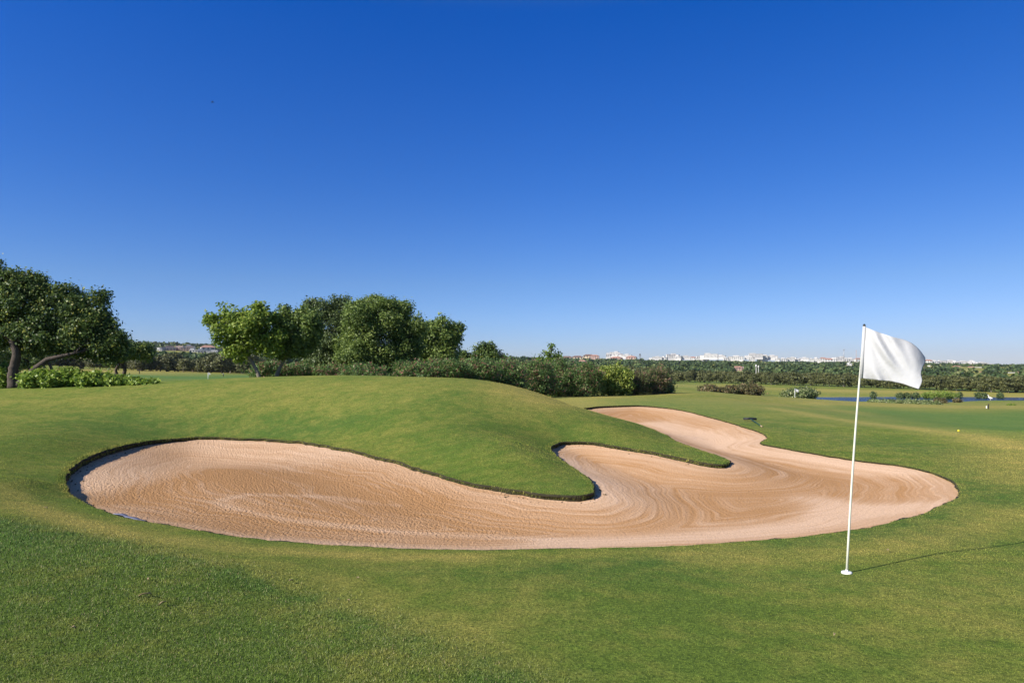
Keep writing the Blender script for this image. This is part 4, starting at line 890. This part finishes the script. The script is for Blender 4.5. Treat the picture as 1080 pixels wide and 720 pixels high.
# rake
ra=Vector(hit(791,444)); rb=Vector(hit(803.5,450.5)); dr_=(rb-ra); dr_.normalize(); L_r=(rb-ra).length
e=empty('bunker_rake',ra,'dark green rake lying on the grass above the bunker','rake',None,rz=math.atan2(dr_.y,dr_.x))
h=MB(); wR=.21
h.tube([(0,-wR,.07),(0,0,.085),(0,wR,.07)],[.035,.042,.035],8)
for i in range(9): y=-wR+.03+i*(2*wR-.06)/8; h.tube([(0,y,.06),(-.05,y,.11),(-.10,y,.12)],[.012,.010,.006],6)
h.build('rake_head',M['black'],e,True)
h=MB(); zE=(rb-ra).z; h.tube([(0,0,.085),(L_r*.45,0,.06+zE*.45),(L_r*.9,0,.03+zE*.9)],[.02,.019,.018],8); h.build('handle',M['green_plastic'],e,True)
h=MB(); h.tube([(L_r*.901,0,.03+zE*.9),(L_r*1.02,0,.025+zE)],[.022,.022],8); h.build('grip',M['dead'],e,True)
# blue-grey liner strip along the near left rim
la=sandp(118,542.5); lb=sandp(142,548.5)
def onsand(x,y,dz):
    return Vector((x,y,z1(x,y)+dz))
n_=12; vs=[];fs=[]
A2=Vector(hit(116,541)[:2]+(0,)); B2=Vector(hit(143,549)[:2]+(0,)); dirn=(B2-A2).normalized(); pr=Vector((-dirn.y,dirn.x,0))
if pr.y<0: pr=-pr
for i in range(n_):
    t=i/(n_-1); p=A2.lerp(B2,t)+pr*(.035+.012*math.sin(i*1.3)); zb=z1(p.x,p.y)
    vs+=[(p.x,p.y,zb-.10),(p.x,p.y,zb-.004+.003*math.sin(i*2)),(p.x+pr.x*(.10+.02*math.sin(i)),p.y+pr.y*.10,zb-.020),(p.x+pr.x*.15,p.y+pr.y*.15,zb-.11)]
for i in range(n_-1):
    for k in range(3): a=i*4+k; fs.append((a,a+1,a+5,a+4))
m=MB(); m.add(vs,fs); o=m.build('drainage_liner',M['liner'],None,True); tag(o,'strip of blue-grey liner fabric showing along the near left rim of the bunker','liner')
# yellow ball, posts, far flags
q=Vector(hit(1011,455)); m=MB(); rb_=.028
m.lathe([(rb_*math.sin(t),-rb_*math.cos(t)) for t in np.linspace(.02,math.pi-.02,12)],20); o=m.build('tee_marker',M['yellow'],None,True); o.location=q+Vector((0,0,rb_)); o.scale=(1.25,1.25,1); tag(o,'small round yellow marker lying on the putting surface','marker')
def post(px,py,D_,h,label,c1,c2=None,r=.06):
    hh_=hit(px,py); b=Vector(hh_) if abs(hh_[1]-D_)<70 else at(px,D_); e=empty('marker_post',b,label,'post'); m=MB(); m.lathe([(r,-.1),(r,h*.72),(.001,h*.72)],10); m.build('post_body',M[c1],e)
    m=MB(); m.lathe([(r*1.15,h*.722),(r*1.15,h*.98),(r*.8,h),(.001,h)],10); m.build('post_cap',M[c2 or c1],e)
post(1042.5,431.3,88,.45,'short dark post with a white neighbour on the tan fairway at right','black','bark',.045)
post(1040.5,430.5,90,.26,'low white post beside the dark one on the tan fairway','white','white',.05)
post(147,394,90,.95,'dark post on the left-hand fairway right of the gnarled tree','black','black',.08)
post(235.5,397,100,.7,'grey post in front of the far sand strip on the left','bark','steel',.08)
def farflag(px,pyt,D_,h,label,cloth=True):
    b=at(px,D_); e=empty('golf_flag',b,label,'flag'); m=MB(); m.tube([(0,0,-.05),(0,0,h/2),(.02,0,h)],[.045,.04,.035],8); m.build('flagstick',M['white'],e,True)
    n=10; G=[];fs=[]
    for j in range(4):
        for i in range(n): u=i/(n-1); G.append((.03+u*.65*h/2.3 ,.08*math.sin(u*5),h-.02-(j*.17+u*.16)*h/2.3+.02*math.sin(u*6)))
    for j in range(3):
        for i in range(n-1): a=j*n+i; fs.append((a,a+1,a+n+1,a+n))
    c=MB(); c.add(G,fs); o=c.build('cloth',M['cloth'],e,True); s=o.modifiers.new('t','SOLIDIFY'); s.thickness=.01
    m=MB(); m.lathe([(.06,.005),(.08,.0),(.08,-.02)],12); m.build('hole_cup_collar',M['white'],e)
farflag(838.3,412,128,2.3,'tiny white flag on the far green in front of the pale bush')
farflag(219.5,389,105,1.2,'tiny pale flag on the sunken green at the left')
# white bird by the pond
def bird(name,loc,sc,label,mat,fly=False,rz=0):
    bm=bmesh.new()
    def ell(c,r,rot=None):
        v=bmesh.ops.create_uvsphere(bm,u_segments=12,v_segments=8,radius=1)['verts']
        for q in v: q.co=Vector((q.co.x*r[0],q.co.y*r[1],q.co.z*r[2])); 
        if rot: 
            for q in v: q.co.rotate(rot)
        for q in v: q.co+=Vector(c)
    me=None; m=MB()
    if fly:
        m.tube([(-.5,0,0),(-.3,0,.02),(0,0,.03),(.3,0,.03),(.42,0,.04),(.55,0,.03)],[.02,.08,.13,.09,.06,.01],10)
        for s in(-1,1): m.add([(.18,s*.08,.06),(-.15,s*.08,.05),(-.10,s*.6,.24),(.14,s*.6,.26),(-.06,s*1.15,.14),(.02,s*1.2,.13),(.02,s*.3,.20),(.02,s*.3,.02)],[(0,1,2,3) ,(3,2,4,5),(3,2,1,0)])
    else:
        m.tube([(-.45,0,.55),(-.3,0,.62),(0,0,.72),(.22,0,.80),(.30,0,.95),(.24,0,1.12),(.30,0,1.24),(.40,0,1.25),(.58,0,1.22)],[.03,.12,.17,.12,.06,.045,.05,.055,.008],10)
        for s in(-1,1): m.tube([(0,s*.06,.6),(.03,s*.06,.3),(0,s*.06,0),(.1,s*.06,0)],[.03,.018,.018,.012],6)
    o=m.build(name,M[mat],None,True); o.location=loc; o.scale=(sc,)*3; o.rotation_euler=(0,0,rz); tag(o,label,'bird'); return o
bird('wading_bird',at(1044.5,184.5)+Vector((0,0,.0)),1.35,'white bird standing by the water at the right end of the pond','white',rz=2.6)
bird('flying_bird',((224-540)/F*75,75,(380-108)/F*75),.32,'tiny dark bird high in the blue sky at upper left','bark',True,rz=.6)
# ------------------------------------------------------------------ HAZE
m,nt,out=nm('haze_air'); pv=nt.nodes.new('ShaderNodeVolumePrincipled'); pv.inputs['Density'].default_value=.00006; pv.inputs['Color'].default_value=(.80,.88,1,1); pv.inputs['Anisotropy'].default_value=.2
L(nt,pv.outputs[0],out.inputs['Volume'])
hb=MB(); hb.box(-3700,3700,-3700,3700,-75,60); hz=hb.build('haze',m); tag(hz,'thin pale air between the camera and the far ridge','haze',kind='stuff')
print('things',time.time()-T0)
# ------------------------------------------------------------------ WORLD, SUN, CAMERA
SUN_AZ=math.atan2(-2.56,-1.42); SUN_EL=R(33)   # azimuth from +Y towards +X
sc_=bpy.context.scene
w=bpy.data.worlds.new('World'); sc_.world=w; w.use_nodes=True; nt=w.node_tree; nt.nodes.clear()
sky=nt.nodes.new('ShaderNodeTexSky'); sky.sky_type='NISHITA'; sky.sun_disc=False; sky.sun_elevation=SUN_EL; sky.sun_rotation=SUN_AZ
sky.air_density=1.0; sky.dust_density=0.0; sky.ozone_density=3.0; sky.altitude=100
bg=nt.nodes.new('ShaderNodeBackground'); bg.inputs[1].default_value=.087
hs=nt.nodes.new('ShaderNodeHueSaturation'); hs.inputs['Saturation'].default_value=1.15
wo=nt.nodes.new('ShaderNodeOutputWorld'); L(nt,sky.outputs[0],hs.inputs['Color']); 
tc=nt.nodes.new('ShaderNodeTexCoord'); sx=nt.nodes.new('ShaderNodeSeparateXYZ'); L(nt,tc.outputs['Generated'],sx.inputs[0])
tint=ramp(nt,sx.outputs[2],[(0,(.40,.53,.98)),(.03,(.40,.53,.98)),(.11,(.40,.53,.86)),(.24,(.25,.49,.93)),(.455,(.06,.45,1.06)),(.56,(.75,.80,.98)),(1,(.75,.80,.98))])  # upper stops, above the frame, are brightened to add fill light
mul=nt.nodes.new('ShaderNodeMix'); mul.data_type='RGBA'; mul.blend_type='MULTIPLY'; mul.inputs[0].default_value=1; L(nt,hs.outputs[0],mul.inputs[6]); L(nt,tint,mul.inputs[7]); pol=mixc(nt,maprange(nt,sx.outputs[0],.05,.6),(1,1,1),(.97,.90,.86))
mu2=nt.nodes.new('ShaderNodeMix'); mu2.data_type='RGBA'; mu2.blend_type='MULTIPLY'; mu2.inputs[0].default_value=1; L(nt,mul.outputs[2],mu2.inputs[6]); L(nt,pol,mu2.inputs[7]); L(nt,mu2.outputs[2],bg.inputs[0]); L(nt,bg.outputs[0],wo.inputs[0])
sl=bpy.data.lights.new('sun','SUN'); sl.energy=5.0; sl.angle=R(.5); sl.color=(1,.93,.82)
so=bpy.data.objects.new('sun',sl); link(so)
sd=Vector((math.sin(SUN_AZ)*math.cos(SUN_EL),math.cos(SUN_AZ)*math.cos(SUN_EL),math.sin(SUN_EL)))
so.rotation_euler=(-sd).to_track_quat('-Z','Y').to_euler(); so.location=(0,0,30)
cam=bpy.data.cameras.new('camera'); cam.sensor_width=36; cam.lens=24; cam.shift_y=20/1080; cam.clip_end=20000; cam.clip_start=.05
co_=bpy.data.objects.new('camera',cam); link(co_); co_.location=(0,0,0); co_.rotation_euler=(math.pi/2,0,0); sc_.camera=co_
sc_.view_settings.view_transform='Standard'; sc_.view_settings.look='None'; sc_.view_settings.exposure=.72; sc_.view_settings.gamma=1
sc_.render.resolution_x=1024; sc_.render.resolution_y=682
print('done',time.time()-T0)
